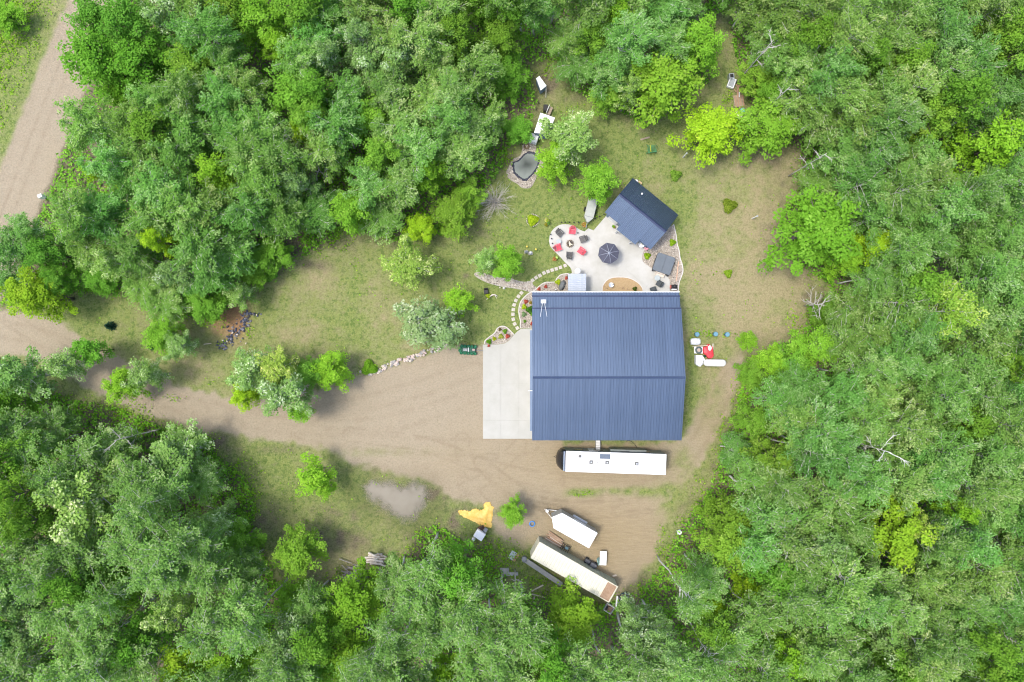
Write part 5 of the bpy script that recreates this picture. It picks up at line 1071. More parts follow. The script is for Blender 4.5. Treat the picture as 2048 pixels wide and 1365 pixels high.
# burn heap
def burn():
    r = thing('burn_heap', 'charred debris heap on orange soil at the lawn edge', 'debris heap', P(470, 660)); rl = random.Random(21); s = 160 / 1680.
    ch = [pm('charcoal_bits', (.03, .03, .035), (.09, .09, .10), 9, .9), pm('ash_bits', (.16, .16, .18), (.26, .26, .29), 9, .9), pm('slate_bits', (.05, .06, .10), (.10, .11, .16), 7, .8)]
    for cx, cy, sx, sy, n in ((960, 520, 60, 90, 40), (900, 640, 60, 80, 26), (720, 780, 70, 90, 44), (500, 1060, 60, 50, 34), (600, 950, 60, 50, 22), (1090, 410, 80, 20, 18)):
        for i in range(n):
            p = P(400 + rl.gauss(cx, sx) * s, 590 + rl.gauss(cy, sy) * s) - r.location; d = rl.uniform(.12, .42); MB().rock((p.x, p.y, d * .15), (d, d * .7, d * .6), rl, rl.uniform(0, 6)).build('debris', ch[rl.randrange(3)], r)
    for x, y in ((695, 800), (795, 835), (975, 1022), (490, 960), (580, 980), (1205, 425)): p = P(400 + x * s, 590 + y * s) - r.location; MB().rock((p.x, p.y, .2), (.28, .2, .15), rl, x).build('pale_scrap', pm('pale_scrap', (.7, .62, .52)), r)
    a, b = P(408, 689), P(423, 687); c = (a + b) / 2; o = MB().tube([a - c, b - c], .06, 6).build('plank', bm[0]); o.location = (c.x, c.y, .06); tag(o, 'short yellow plank on lawn left of charred debris', 'plank')
burn()
# east side of the house: tanks, tarp, barrels
def east():
    s = 100 / 1365.
    def Q(x, y, z=0): p = P(1370 + x * s, 650 + y * s, z); p.z = 0; return p
    r = thing('propane_tank', 'long white propane tank lying right of the house', 'propane tank', Q(832, 1042, .9), math.radians(-1)); L = M(620 * s, .9); R = M(195 * s, .9) / 2
    prof = []
    for i in range(7): a = i / 6 * math.pi / 2; prof.append((R * math.sin(a), -L / 2 + R - R * math.cos(a)))
    prof += [(rr_, -zz) for rr_, zz in prof[::-1]]; prof[0] = (.01, prof[0][1]); prof[-1] = (.01, prof[-1][1])
    o = MB().lathe(prof, n=24).build('vessel', WHITE, r, True); o.rotation_euler = (0, math.pi / 2, 0); o.location = (0, 0, R + .18)
    MB().lathe([(.13, 0), (.14, .12), (.1, .17), (.02, .18)], (0, 0, 2 * R + .15), 12).build('valve_dome', WHITE, r, True)
    for x in (-L / 3.4, L / 3.4): MB().box((x, 0, .14), (.12, R * 1.5, .3)).build('foot', CONC, r)
    r = thing('white_drum', 'white ribbed water drum lying beside the house wall', 'drum', Q(280, 458, .5)); o = MB().lathe([(.30, -.58), (.38, -.52), (.42, -.3), (.40, -.28), (.42, -.26), (.43, 0), (.42, .26), (.40, .28), (.42, .3), (.38, .52), (.30, .58)], n=20).build('barrel', pm('drum_plastic', (.66, .68, .68), (.74, .75, .75), 2, .4), r, True); o.rotation_euler = (0, math.pi / 2, 0); o.location = (0, 0, .44); MB().box((0, 0, .06), (.9, .6, .1)).build('cradle', WOODW, r)
    bmt = pm('blue_barrel', (.07, .20, .28), (.11, .27, .36), 4, .4)
    for x, y, lab in ((300, 262, 'blue open barrel nearest the white drum'), (803, 255, 'blue barrel in the middle of the weedy row'), (1120, 265, 'blue barrel at right end of the weedy row')):
        r = thing('blue_barrel', lab, 'barrel', Q(x, y), 0, 'blue barrels in the weedy row'); MB().lathe([(.24, 0), (.28, .2), (.28, .22), (.28, .5), (.29, .52), (.26, .62)], n=16).build('drum', bmt, r, True); MB().lathe([(.25, .60), (.25, .63), (.1, .635)], n=16).build('lid', pm('barrel_lid', (.16, .32, .42), None, 5), r)
    r = thing('planter_slab', 'white square slab under the dark tyre planter', 'slab', Q(358, 690)); MB().box((0, 0, .1), (M(230 * s), M(185 * s), .2)).build('slab', BRIGHT, r, bevel=.02)
    r = thing('tyre_planter', 'dark tyre ring on white slab right of the house', 'tyre', Q(358, 690) + Vector((0, 0, .2))); MB().torus((0, 0, .11), .33, .11, 22, 8).build('tyre', pm('grey_green_rubber', (.07, .10, .10), (.11, .14, .14), 6, .7), r, True); MB().lathe([(.28, 0), (.28, .08)], n=14).build('soil', pm('pale_soil', (.42, .34, .27), (.52, .42, .36), 8), r)
    pl = [(475, 600), (570, 585), (590, 525), (660, 525), (690, 570), (745, 590), (775, 860), (720, 922), (620, 925), (560, 850), (480, 770)]
    c = Q(640, 730); pw = [(Q(*p).x - c.x, Q(*p).y - c.y) for p in pl]
    r = thing('red_tarp', 'red plastic tarp cover spread beside white slab', 'tarp', c); n = len(pw); RT = pm('red_tarp', (.62, .035, .05), (.75, .07, .09), 3, .45, .3, bscale=5)
    vs = [(x, y, .05) for x, y in pw] + [(x * .9, y * .9, .34) for x, y in pw] + [(x * .45, y * .45, .44) for x, y in pw] + [(0, 0, .46)]
    MB().add(vs, [(i, (i + 1) % n, n + (i + 1) % n, n + i) for i in range(n)] + [(n + i, n + (i + 1) % n, 2 * n + (i + 1) % n, 2 * n + i) for i in range(n)] + [(2 * n + i, 2 * n + (i + 1) % n, 3 * n) for i in range(n)]).build('cover', RT, r)
    p = Q(742, 640) - c; MB().box((p.x, p.y, .2), (.1, 1.1, .1), -.06).build('edge_board', pm('cream', (.7, .66, .55)), r)
    r = thing('white_bucket', 'white oval basin on top of the red tarp', 'basin', Q(640, 632) + Vector((0, 0, .4))); o = MB().lathe([(.18, 0), (.24, .18), (.22, .18), (.16, .06)], n=16).build('basin', BRIGHT, r, True); o.scale = (.85, 1.3, 1)
    r = thing('white_generator', 'white boxy generator with pointed end left of propane tank', 'generator', Q(395, 985, .8)); w = M(200 * s) / 2; h = M(310 * s) / 2
    MB().prism([(-w, h), (w * .8, h), (w, h * .4), (w * .95, -h * .65), (w * .3, -h), (-w * .25, -h * .95), (-w, -h * .55)], .1, .85).build('housing', BRIGHT, r, bevel=.05); MB().box((.28, -.45, .87), (.07, .3, .05), -.4).build('grille', BLACK, r); MB().box((.55, .25, .5), (.2, .5, .1), .5).build('side_flap', BRIGHT, r)
    r = thing('green_jug', 'small green jug between red tarp and generator', 'jug', Q(535, 855)); MB().lathe([(.14, 0), (.15, .25), (.06, .35), (.05, .4)], n=12).build('jug', DGT, r, True)
    a, b = Q(185, 590), Q(590, 562); c = (a + b) / 2; o = MB().box((0, 0, .35), ((b - a).length, .08, .08)).build('plank', bm[0]); o.location = c; o.rotation_euler = (0, 0, math.atan2((b - a).y, (b - a).x)); tag(o, 'pale pole between white drum and red tarp', 'pole')
east()
# small sheds and junk at the upper wood edge
def upper():
    q = [P(1072, 157.6, 1.5), P(1078.6, 152.4, 1.5), P(1093, 172, 1.5), P(1081.4, 181.4, 1.5)]; c = sum(q, Vector()) / 4; c.z = 0
    r = thing('small_white_shed', 'small white-roofed box shed in the upper clearing', 'shed', c); pl = [(p.x - c.x, p.y - c.y) for p in q]
    MB().prism([(x * .92, y * .92) for x, y in pl], 0, 1.42).build('wall', SIDING, r); MB().prism(pl, 1.42, 1.52).build('roof', BRIGHT, r); a = P(1092, 173, 1.2) - c; MB().tube([(a.x, a.y, 1.4), (a.x + .05, a.y - .9, 0)], .03, 5).build('prop_pole', WHITE, r)
    q = [P(1081, 226, 2.3), P(1110, 236, 2.3), P(1096, 269, 2.3), P(1068, 266, 2.3)]; c = sum(q, Vector()) / 4; c.z = 0
    r = thing('white_shed', 'white flat-roofed shed half hidden by silver tree above pond', 'shed', c); pl = [(p.x - c.x, p.y - c.y) for p in q]
    MB().prism([(x * .92, y * .92) for x, y in pl], 0, 2.2).build('wall', SIDING, r); MB().prism(pl, 2.2, 2.32).build('roof', BRIGHT, r)
    r = thing('white_cabinet', 'white cabinet with teal side between shed and pond', 'cabinet', P(1068, 276, 1.0) - Vector((0, 0, 1.0)), -.35); MB().box((0, 0, .5), (.95, .95, 1.0)).build('box', BRIGHT, r, bevel=.03); MB().box((-.52, 0, .45), (.1, .9, .9)).build('teal_side', pm('teal_dark', (.04, .22, .26)), r)
    r = thing('bench', 'brown bench with white rail behind the white shed', 'bench', P(1098, 221, .5) - Vector((0, 0, .5)), math.radians(67)); MB().box((0, -.12, .45), (1.0, .4, .05)).build('seat', WOODW, r); MB().box((0, .16, .7), (1.0, .06, .45)).build('backrest', WHITE, r)
    for x in (-.42, .42): MB().box((x, -.1, .22), (.06, .4, .44)).build('leg', WOODW, r)
    tag(MB().box((0, 0, .4), (.55, .7, .8)).build('black_bin', BLACK), 'black bin next to the bench behind white shed', 'bin').location = P(1091, 220)
    # glider swing
    s = 140 / 1737.; r = thing('garden_swing', 'green slatted garden swing with yellow stripe on upper lawn', 'swing', P(1302, 299)); GS = pm('swing_green', (.05, .20, .08), (.08, .26, .11), 4, .6)
    for i in range(7): MB().box((-.42 + i * .14, -.05, .42), (.07, .9, .03), .12).build('slat', pm('yellow_paint', (.5, .55, .05)) if i == 2 else GS, r)
    MB().box((0, -.55, .62), (1.1, .06, .4), .15).build('backrest', GS, r)
    for x in (-.55, .55): MB().tube([(x, -.6, 0), (x, 0, 1.0), (x, .6, 0)], .03, 6).build('side_frame', GS, r)
    a = P(1281, 280) - r.location; b = P(1299, 275) - r.location; o = MB().box((0, 0, .04), ((b - a).length, .2, .08)).build('plank', WOODW); cc = P(1290, 277.5); o.location = cc; o.rotation_euler = (0, 0, math.atan2((b - a).y, (b - a).x)); tag(o, 'grey weathered plank on lawn above the green swing', 'plank')
    # junk row
    s = 100 / 1138.
    def Q(x, y): return P(1430 + x * s, 130 + y * s)
    r = thing('white_bathtub', 'white open bathtub in the junk row at wood edge', 'bathtub', Q(350, 450), -.35)
    MB().box((0, 0, .2), (.7, 1.0, .06)).build('bottom', STEEL, r)
    for sx in (-1, 1): MB().box((sx * .36, 0, .38), (.08, 1.1, .4)).build('side', BRIGHT, r); MB().box((0, sx * .52, .38), (.66, .08, .4)).build('end', BRIGHT, r)
    r = thing('brown_pallet', 'brown plank platform in the junk row', 'platform', Q(530, 830), .12)
    for i in range(8): MB().box((-.5 + i * .15, 0, .12), (.135, 1.4, .04)).build('board', [WOODW, bm[2]][i % 2], r)
    for y in (-.5, .5): MB().box((0, y, .05), (1.15, .1, .1)).build('bearer', WOODW, r)
    r = thing('junk_planks', 'rust-red and white loose planks beside the bathtub', 'planks', Q(480, 600), 0)
    for i in range(8): MB().box((rl.gauss(0, .25), rl.gauss(0, .4), .06 + i * .03), (rl.uniform(.5, 1.1), .12, .05), rl.gauss(1.9, .4)).build('plank', WHITE if i == 7 else bm[2], r)
    r = thing('green_drum', 'turquoise green drum at lower end of junk row', 'drum', Q(590, 1080)); MB().lathe([(.28, 0), (.3, .3), (.3, .7), (.2, .76)], n=14).build('drum', pm('turquoise', (.12, .42, .34), (.2, .5, .42), 4), r, True)
    r = thing('cream_tub', 'cream tub below the turquoise drum', 'tub', Q(520, 1165)); MB().lathe([(.35, 0), (.45, .35), (.4, .35), (.33, .1)], n=14).build('tub', pm('cream', (.7, .66, .55)), r, True)
    r = thing('grey_appliance', 'grey appliance with dark window above bathtub', 'appliance', Q(340, 300), .1); MB().box((0, 0, .35), (.6, .6, .7)).build('casing', STEEL, r); MB().box((0, 0, .71), (.4, .4, .02)).build('lid', BLACK, r)
    for px, py, lab in ((1504, 438, 'leaning white post on dry lawn right of shed'), (1366, 315, 'white post at lower left of yellow-green tree'), (1607, 343, 'upper pale post at the right wood edge'), (1610, 377, 'lower pale post at the right wood edge')):
        r = thing('fence_post', lab, 'post', P(px, py)); MB().box((0, 0, .9), (.11, .11, 1.8)).build('post', WHITE, r); MB().box((0, 0, 1.82), (.16, .16, .04)).build('post_cap', STEEL, r)
    r = thing('road_marker_box', 'white utility box at the tree edge by dirt road', 'utility box', P(95, 397), .4); MB().box((0, 0, 1.0), (.5, .4, .8)).build('box', BRIGHT, r); MB().box((0, 0, .3), (.1, .1, .6)).build('post', GREYMET, r)
    r = thing('white_bucket', 'white bucket in the weeds at lower right of sand pad', 'bucket', P(1357, 1063)); MB().lathe([(.2, 0), (.26, .5), (.24, .5), (.2, .1)], n=14).build('bucket', BRIGHT, r, True); MB().box((0, 0, .2), (.5, .5, .08), .3).build('base_board', STEEL, r)
    r = thing('culvert_pipe', 'pale curved culvert pipe end beside the drive mouth', 'pipe', P(68, 719), -.9); MB().tube([(.5 * math.cos(a), .5 * math.sin(a), .12) for a in np.linspace(-.4, 1.9, 9)], .09, 8).build('pipe', pm('pale_pipe', (.66, .62, .58)), r, True)
upper()

# ------------------------------------------------------------------ trees
BARK = {'white': pm('bleached_wood', (.62, .60, .56), (.76, .74, .70), 6, .9, .3), 'aspen': pm('aspen_bark', (.54, .52, .48), (.70, .68, .63), 5, .9, .3), 'dark': pm('dark_bark', (.12, .10, .08), (.20, .17, .14), 6, .95, .4), 'dead': pm('dead_wood', (.40, .37, .33), (.54, .51, .47), 6, .9, .3)}
WIND = np.array([0.85, -0.30, 0.0])
def curve(p, d, L, n, r, bend, up=0.0):
    pts = [p.copy()]; d = d / np.linalg.norm(d)
    for i in range(n):
        d = d + r.normal(size=3) * bend + np.array([0, 0, up]); d /= np.linalg.norm(d); pts.append(pts[-1] + d * L / n)
    return pts
def make_tree(kind, seed):
    """returns (leaf mesh, wood mesh, nominal crown radius, nominal height, crown centre height, crown offset)"""
    r = np.random.RandomState(seed); wood = MB(); Q = []; TN = []
    tall = kind == 'tall_aspen'; kind = 'aspen' if tall else kind
    if kind == 'aspen':
        Ht, R, t0, nb = 14.5, 2.9, .50, 30
        if tall: Ht, R, t0, nb = 15.5, 2.5, .64, 24
    elif kind == 'maple':
        Ht, R, t0, nb = 10.0, 3.4, .30, 30
    elif kind == 'silver':
        Ht, R, t0, nb = 9.5, 3.2, .30, 26
    elif kind in ('sparse', 'sapling'):
        Ht, R, t0, nb = 8.0, 2.6, .32, 18
    lean = r.normal(size=2) * .02 + WIND[:2] * (.05 if kind == 'aspen' else .015)
    top = Ht * .97; tr = [np.array([lean[0] * z * (z / Ht) + .12 * math.sin(z * .9 + seed), lean[1] * z * (z / Ht) + .12 * math.cos(z * .7 + seed), z]) for z in np.linspace(-.1, top, 9)]
    r0 = {'aspen': .15, 'maple': .24, 'silver': .17, 'sparse': .12, 'sapling': .1}[kind]
    wood.tube(tr, [r0 * (1 - .93 * i / 8) for i in range(9)], 7)
    def at(t): k = t * 8; i = min(int(k), 7); return tr[i] + (tr[i + 1] - tr[i]) * (k - i)
    cents = []
    for b in range(nb):
        f = (b + r.rand()) / nb; t = t0 + (1 - t0) * f ** .85
        az = b * 2.399 + r.normal() * .35
        if kind == 'aspen': prof = (.35 + .65 * math.sin(math.pi * min(1, .12 + .9 * f)) ** .7); el = .45 + .5 * f
        elif kind == 'maple': prof = math.sqrt(max(.03, 1 - (f * .98) ** 2)) * r.uniform(.75, 1.08); el = .15 + .85 * f
        else: prof = math.sqrt(max(.05, 1 - (f * .95) ** 2)) * r.uniform(.55, 1.15); el = .3 + .6 * f
        L = R * prof * r.uniform(.8, 1.12) / max(.45, math.cos(el)) * .92
        d = np.array([math.cos(az) * math.cos(el), math.sin(az) * math.cos(el), math.sin(el)])
        if kind == 'aspen': d = d + WIND * .22
        p0 = at(min(t, .985)); pts = curve(p0, d, L, 5, r, .10, -.05 if kind == 'aspen' else -.02)
        rb = r0 * (.46 if tall else .34) * (1 - .55 * f); wood.tube(pts, [rb * (1 - .85 * i / 5) for i in range(6)], 4, False)
        ns = {'aspen': 7, 'maple': 5, 'silver': 5, 'sparse': 4, 'sapling': 4}[kind]
        for s in range(ns):
            u = .28 + .74 * (s + r.rand() * .7) / ns; k = u * 5; i = min(int(k), 4); c = pts[i] + (pts[i + 1] - pts[i]) * (k - i); dr = pts[i + 1] - pts[i]; dr = dr / np.linalg.norm(dr)
            side = r.normal(size=3); side[2] *= .35; side /= np.linalg.norm(side)
            off = side * r.uniform(.15, .55 if kind == 'aspen' else .7)
            if s == ns - 1: off *= .3
            if s % 2 == 0: wood.tube([c, c + off * 1.2 + dr * .3], [.02, .008], 3, False)
            cents.append((c + off, dr, f))
    tot = {'aspen': 7000, 'maple': 7000, 'silver': 5200, 'sparse': 2600, 'sapling': 2400}[kind]; per = (3700 if tall else tot) // len(cents)
    for c, dr, f in cents:
        n = max(8, int(per * r.uniform(.6, 1.4))); TN.append(np.clip(r.beta(1.6, 1.9) * .75 + r.rand(n) * .3 - .02, 0, 1) if kind in ('aspen', 'maple', 'sapling') else np.clip((r.rand() ** 1.2) * .62 + r.rand(n) * .45 - .05, 0, 1))
        if kind == 'aspen':      # feathery spray combed downwind
            ax = dr * .6 + WIND * .55 + np.array([0, 0, -.15]) + r.normal(size=3) * .15; ax /= np.linalg.norm(ax)
            s1 = np.cross(ax, [0, 0, 1.]); s1 /= np.linalg.norm(s1) + 1e-9; s2 = np.cross(s1, ax)
            u = r.uniform(-.5, 1.0, n)[:, None]; sp = r.uniform(.75, 1.25)
            pos = c + ax * u * .75 * sp + s1 * r.normal(size=(n, 1)) * .26 * sp * (1.15 - .5 * u) + s2 * r.normal(size=(n, 1)) * .13 * sp - np.array([0, 0, .16]) * u ** 2
            nr = np.array([0, 0, 1.0]) + s2 * .3 + r.normal(size=(n, 3)) * .45; nr /= np.linalg.norm(nr, axis=1, keepdims=True)
            Q.append(quads_from(pos, ax + r.normal(size=(n, 3)) * .45, nr, r.uniform(.7, 1.25, n) * .245, r.uniform(.7, 1.2, n) * .135))
        else:                    # leafy dome at a twig end
            cr = r.uniform(.42, .78) * (1.1 if kind == 'maple' else .95)
            d = r.normal(size=(n, 3)); d /= np.linalg.norm(d, axis=1, keepdims=True); d[:, 2] = np.where(d[:, 2] < -.25, -d[:, 2], d[:, 2])
            rad = r.uniform(.35, 1.0, n)[:, None] ** .6
            ax = dr * .4 + WIND * .25
            pos = c + d * rad * cr * np.array([1, 1, .55]) + ax * rad * .12
            nr = d * .55 + np.array([0, 0, .75]) + r.normal(size=(n, 3)) * .38; nr /= np.linalg.norm(nr, axis=1, keepdims=True)
            lf = {'maple': (.25, .17), 'silver': (.23, .15), 'sparse': (.24, .16), 'sapling': (.25, .17)}[kind]
            Q.append(quads_from(pos, d + ax + r.normal(size=(n, 3)) * .4, nr, r.uniform(.7, 1.25, n) * lf[0], r.uniform(.7, 1.2, n) * lf[1]))
    Q = np.concatenate(Q); cen = Q.mean(1)
    cx, cy = np.median(cen[:, 0]), np.median(cen[:, 1]); Rn = np.percentile(np.hypot(cen[:, 0] - cx, cen[:, 1] - cy), 97)
    mk = {'aspen': 'aspen', 'maple': 'maple', 'silver': 'silver', 'sparse': 'pale', 'sapling': 'maple'}[kind]
    lm = leaf_mesh('crown', Q, LF[mk], np.concatenate(TN)); wm_ = wood.mesh('trunk', BARK['aspen' if kind in ('aspen', 'silver', 'sparse') else 'dark'], True)
    return (lm, wm_, Rn, Ht, float(np.percentile(cen[:, 2], 52)), (cx, cy))
PROTO = {'tall_aspen': [make_tree('tall_aspen', 500 + i) for i in range(6)], 'aspen': [make_tree('aspen', 100 + i) for i in range(10)], 'maple': [make_tree('maple', 200 + i) for i in range(8)], 'silver': [make_tree('silver', 300 + i) for i in range(6)], 'sparse': [make_tree('sparse', 400 + i) for i in range(3)], 'sapling': [make_tree('sapling', 450 + i) for i in range(4)]}
TR = random.Random(99)
def place_tree(kind, px, py, dpx, h, col, label, group=None, name='tree', cat='tree', rot=None):
    lm, wm_, Rn, Ht, hc, off = PROTO[kind][TR.randrange(len(PROTO[kind]))]
    sz = h / Ht; zc = hc * sz; sr = M(dpx / 2, zc) / Rn
    a = rot if rot is not None else (TR.uniform(-.7, .7) if 'aspen' in kind else TR.uniform(0, 6.28))
    ox = (off[0] * math.cos(a) - off[1] * math.sin(a)) * sr; oy = (off[0] * math.sin(a) + off[1] * math.cos(a)) * sr
    p = P(px, py, zc)
    t = thing(name, label, cat, (p.x - ox, p.y - oy, 0), a, group)
    c = link('crown', lm, t, scale=(sr, sr, sz)); c.color = (*col, 1)
    link('trunk', wm_, t, scale=(sr ** .5 * sz ** .5, sr ** .5 * sz ** .5, sz) if False else (sr, sr, sz))
    return t
# per-tree tints (multiply the leaf colour)
N_ = (1, 1, 1); BRT = (1.35, 1.25, 1.0); YEL = (2.0, 1.5, .7); YGR = (1.55, 1.35, .9); DRK = (.78, .88, .9); GRY = (1.05, .98, 1.35); OLV = (1.6, 1.2, .7)
hand = [  # crown centre px, py, diameter, kind, height, tint, label
 (1138, 275, 118, 'silver', 8.5, (1.15, 1.1, 1.1), 'silver-leaved tree over the white shed above the pond'), (1108, 322, 78, 'maple', 6, YGR, 'bright yellow-green tree at right of the pond'), (1197, 362, 84, 'maple', 7, BRT, 'leafy green tree touching the left corner of shed roof'),
 (970, 522, 54, 'silver', 6.5, (1.2, 1.2, 1.2), 'silver-white half of the tree pair at creek head'), (1014, 525, 68, 'maple', 6.5, BRT, 'bright green half of tree pair beside stepping stones'), (812, 528, 104, 'silver', 7, (1.25, 1.12, .85), 'loose pale green tree alone at top of the left lawn'),
 (838, 645, 104, 'sparse', 7, (1, 1, .95), 'sparse silver-grey tree on lawn above boulder row'), (884, 655, 94, 'sparse', 6.5, (.95, 1, .95), 'pale grey-green tree between sparse silver tree and green tub rack'), (918, 602, 64, 'sapling', 5.5, YGR, 'small yellow-green sapling right of sparse silver tree'),
 (502, 740, 88, 'silver', 8, (1.1, 1.1, 1.2), 'silver tree at upper left of the drive clump'), (556, 737, 88, 'silver', 8.5, (1.5, 1.25, .9), 'creamy silver tree at top of the drive clump'), (488, 792, 58, 'maple', 5.5, YEL, 'yellow-green tree at lower left of drive clump'), (568, 785, 104, 'silver', 9, (1, 1, 1.15), 'large grey silver tree in middle of drive clump'), (660, 742, 78, 'maple', 5.5, YGR, 'yellow-green tree right of drive clump'), (598, 826, 44, 'sapling', 6, BRT, 'small green tree at bottom of drive clump'), (622, 745, 66, 'maple', 6, N_, 'green tree between the two halves of drive clump'),
 (243, 770, 72, 'maple', 6, YGR, 'yellow-green tree overhanging the drive, left of a pair'), (292, 752, 72, 'silver', 7, (1, 1, 1), 'silver-green tree overhanging the drive, right of a pair'), (128, 732, 74, 'silver', 8, (1.05, 1.05, 1.1), 'silver-green tree at the drive mouth'), (176, 700, 62, 'sapling', 6.5, (1, 1.1, 1), 'loose green sapling leaning over drive edge near mouth'), (35, 752, 112, 'silver', 9, (.85, .95, 1), 'dark silver-green tree at left edge below drive mouth'),
 (325, 672, 74, 'maple', 6, BRT, 'bright green tree at lower tip of left woods'), (358, 692, 66, 'silver', 6, (1.05, 1.05, 1.15), 'silver tree at lower tip of left woods'), (628, 955, 84, 'sapling', 6, YGR, 'sparse yellow-green sapling left of the puddle'), (652, 982, 40, 'sapling', 5, YGR, 'thin sapling top just left of the puddle'), (1025, 1028, 56, 'maple', 4.5, BRT, 'small green tree on sand left of the cargo trailer'), (596, 1108, 100, 'maple', 7, (1.3, 1.1, 1), 'round bright green tree left of the log pile'),
 (65, 590, 112, 'maple', 8, OLV, 'olive yellow tree at left edge above drive mouth'),
 (196, 48, 104, 'maple', 9, DRK, 'dark oak-like tree beside top of dirt road'), (265, 52, 124, 'maple', 11, DRK, 'dark broad tree at top edge, second from dirt road'), (205, 130, 138, 'maple', 11, (.9, .98, .8), 'large broad green tree overhanging bend of dirt road'), (285, 132, 120, 'maple', 10, (.85, .95, .8), 'broad green tree right of the one over dirt road'), (245, 190, 70, 'maple', 7, (1.1, 1.1, .8), 'small green tree at lower tip of the roadside clump'),
 (322, 482, 62, 'maple', 11, YEL, 'vivid yellow-green tree in the left woods'), (205, 350, 46, 'maple', 9, YEL, 'small yellow-green crown near dirt road'), (435, 352, 84, 'maple', 10, YGR, 'yellow-green tree in middle of the left woods'), (608, 265, 48, 'maple', 9, YEL, 'small vivid yellow-green crown left of mossy gap'), (700, 420, 88, 'maple', 8, BRT, 'round bright green tree at edge above left lawn'), (525, 45, 104, 'maple', 10, BRT, 'bright green tree at top edge, left of middle'), (560, 95, 70, 'maple', 9, YGR, 'yellow-green tree below bright tree at top edge'), (840, 455, 62, 'maple', 4, YEL, 'vivid yellow-green bush-like tree at upper lawn edge'), (740, 240, 84, 'maple', 9, BRT, 'bright green tree left of the pond woods'), (850, 345, 84, 'maple', 9, (1.3, 1.15, .8), 'bright green tree between mossy gap and pond'),
 (1425, 265, 124, 'maple', 6.5, YEL, 'yellow-green round tree on upper right lawn'), (1540, 252, 128, 'maple', 7, (1.25, 1.12, .9), 'green round tree right of the yellow-green lawn tree'), (1322, 172, 150, 'maple', 9, (1.4, 1.15, .9), 'large bright green tree above the right part of lawn'), (1262, 178, 60, 'silver', 9, (1.2, 1.15, 1), 'white-speckled tree left of large bright green tree'), (1232, 28, 84, 'maple', 10, YGR, 'yellow-green tree at top edge right of middle'), (1400, 92, 96, 'maple', 9, BRT, 'bright green tree left of the narrow gap at top'),
 (1640, 458, 178, 'maple', 10, (1.05, 1.05, .8), 'largest rich green tree at right lawn edge'), (1755, 490, 94, 'maple', 9, YEL, 'vivid yellow tree beside largest rich green tree'), (1692, 522, 64, 'maple', 7, YGR, 'yellow-green tree below the largest rich green tree'), (1972, 295, 136, 'maple', 13, YGR, 'yellow-green tree deep in woods at upper right'), (1785, 1062, 150, 'maple', 13, (1.65, 1.25, .8), 'big golden green tree in lower right woods'), (1820, 1040, 70, 'silver', 13.5, (1.5, 1.3, .8), 'silvery crown leaning on the golden green tree'),
 (1545, 722, 62, 'maple', 6, YGR, 'small bright tree below right bend of the lawn'), (1498, 682, 40, 'sapling', 3.5, (1.3, 1.15, .8), 'thin green sapling at end of the barrel row'), (1632, 692, 92, 'maple', 7, BRT, 'bright green tree at right lawn corner'), (1900, 1015, 62, 'maple', 13, YGR, 'yellow-green crown right of the white dead tree'), (1500, 1182, 52, 'maple', 8, YEL, 'small yellow crown in woods right of container'), (1426, 1208, 54, 'maple', 7, YEL, 'small yellow crown nearest the container, right woods'), (1562, 1302, 96, 'maple', 12, YGR, 'yellowish green tree at bottom edge right of middle'), (1885, 620, 130, 'aspen', 15, (1.5, 1.25, .8), 'yellow-tinged aspen in middle of right woods'),
 (1146, 1240, 116, 'maple', 6, (1.5, 1.2, .9), 'bright green tree just below the container'), (710, 1205, 120, 'maple', 9, (1.2, 1.08, .8), 'dense green tree below the log pile'), (690, 1312, 104, 'maple', 9, (1.35, 1.15, .9), 'bright green tree at bottom edge below dense tree'), (588, 1202, 72, 'maple', 6, BRT, 'small bright green tree left of dense tree'), (480, 1322, 112, 'maple', 11, YGR, 'yellowish green tree at bottom edge left of middle'), (375, 1325, 110, 'maple', 12, OLV, 'olive green tree at the bottom edge'), (890, 1348, 84, 'maple', 10, YGR, 'yellowish tree top cut by bottom edge'),
 (350, 908, 122, 'silver', 8, (1.05, 1.05, 1.15), 'round silver tree at top of lower left woods'), (175, 1012, 150, 'silver', 14, (1.15, 1.1, 1), 'largest silver tree in the lower left woods'), (428, 1045, 112, 'silver', 7.5, (1.1, 1.1, 1.2), 'silver tree near lawn edge in lower left woods'), (345, 1212, 84, 'silver', 13, (1.2, 1.15, 1), 'small silver tree low in lower left woods'), (72, 1085, 74, 'silver', 13, (1, 1, 1.15), 'silver tree left of the largest silver tree'), (240, 1185, 94, 'maple', 11, (1.1, 1.05, .8), 'green broad tree among the lower left aspens'), (22, 1262, 104, 'silver', 13, (.8, .95, 1), 'dark silver tree at left edge near bottom'), (1290, 30, 70, 'silver', 9, (1.1, 1.1, 1), 'pale speckled tree at top edge right of middle'), (985, 235, 58, 'silver', 8, (1.1, 1.1, 1), 'white-speckled tree left of the white shed'),
 (10, 36, 74, 'maple', 3, (1.2, 1.15, .9), 'green roadside bush in the top left corner'), 
 (48, 462, 84, 'aspen', 9, (.95, 1, 1), 'feathery aspen overhanging dirt road above the drive mouth'), (10, 500, 92, 'aspen', 9, (.9, .95, 1), 'aspen cut by left edge above the olive yellow tree'), (95, 505, 84, 'maple', 8, DRK, 'dark green tree right of the aspens at left edge'), (14, 566, 72, 'aspen', 7, (.9, .95, 1), 'low aspen at left edge beside the olive yellow tree'), (120, 560, 66, 'maple', 7, (.9, .95, .9), 'green tree just right of the olive yellow tree'),
 (480, 588, 60, 'silver', 5.5, (1.1, 1.1, 1), 'white-flecked bush tree above the charred heap'), (225, 525, 76, 'silver', 10, (1.15, 1.15, 1), 'pale tree at left end of left woods'), (1610, 1070, 60, 'silver', 11, (1.1, 1.1, 1), 'white-flecked crown in right woods left of golden tree'), (1590, 1270, 80, 'silver', 12, (1, 1, .9), 'white-flecked tree low in the right woods'),
]
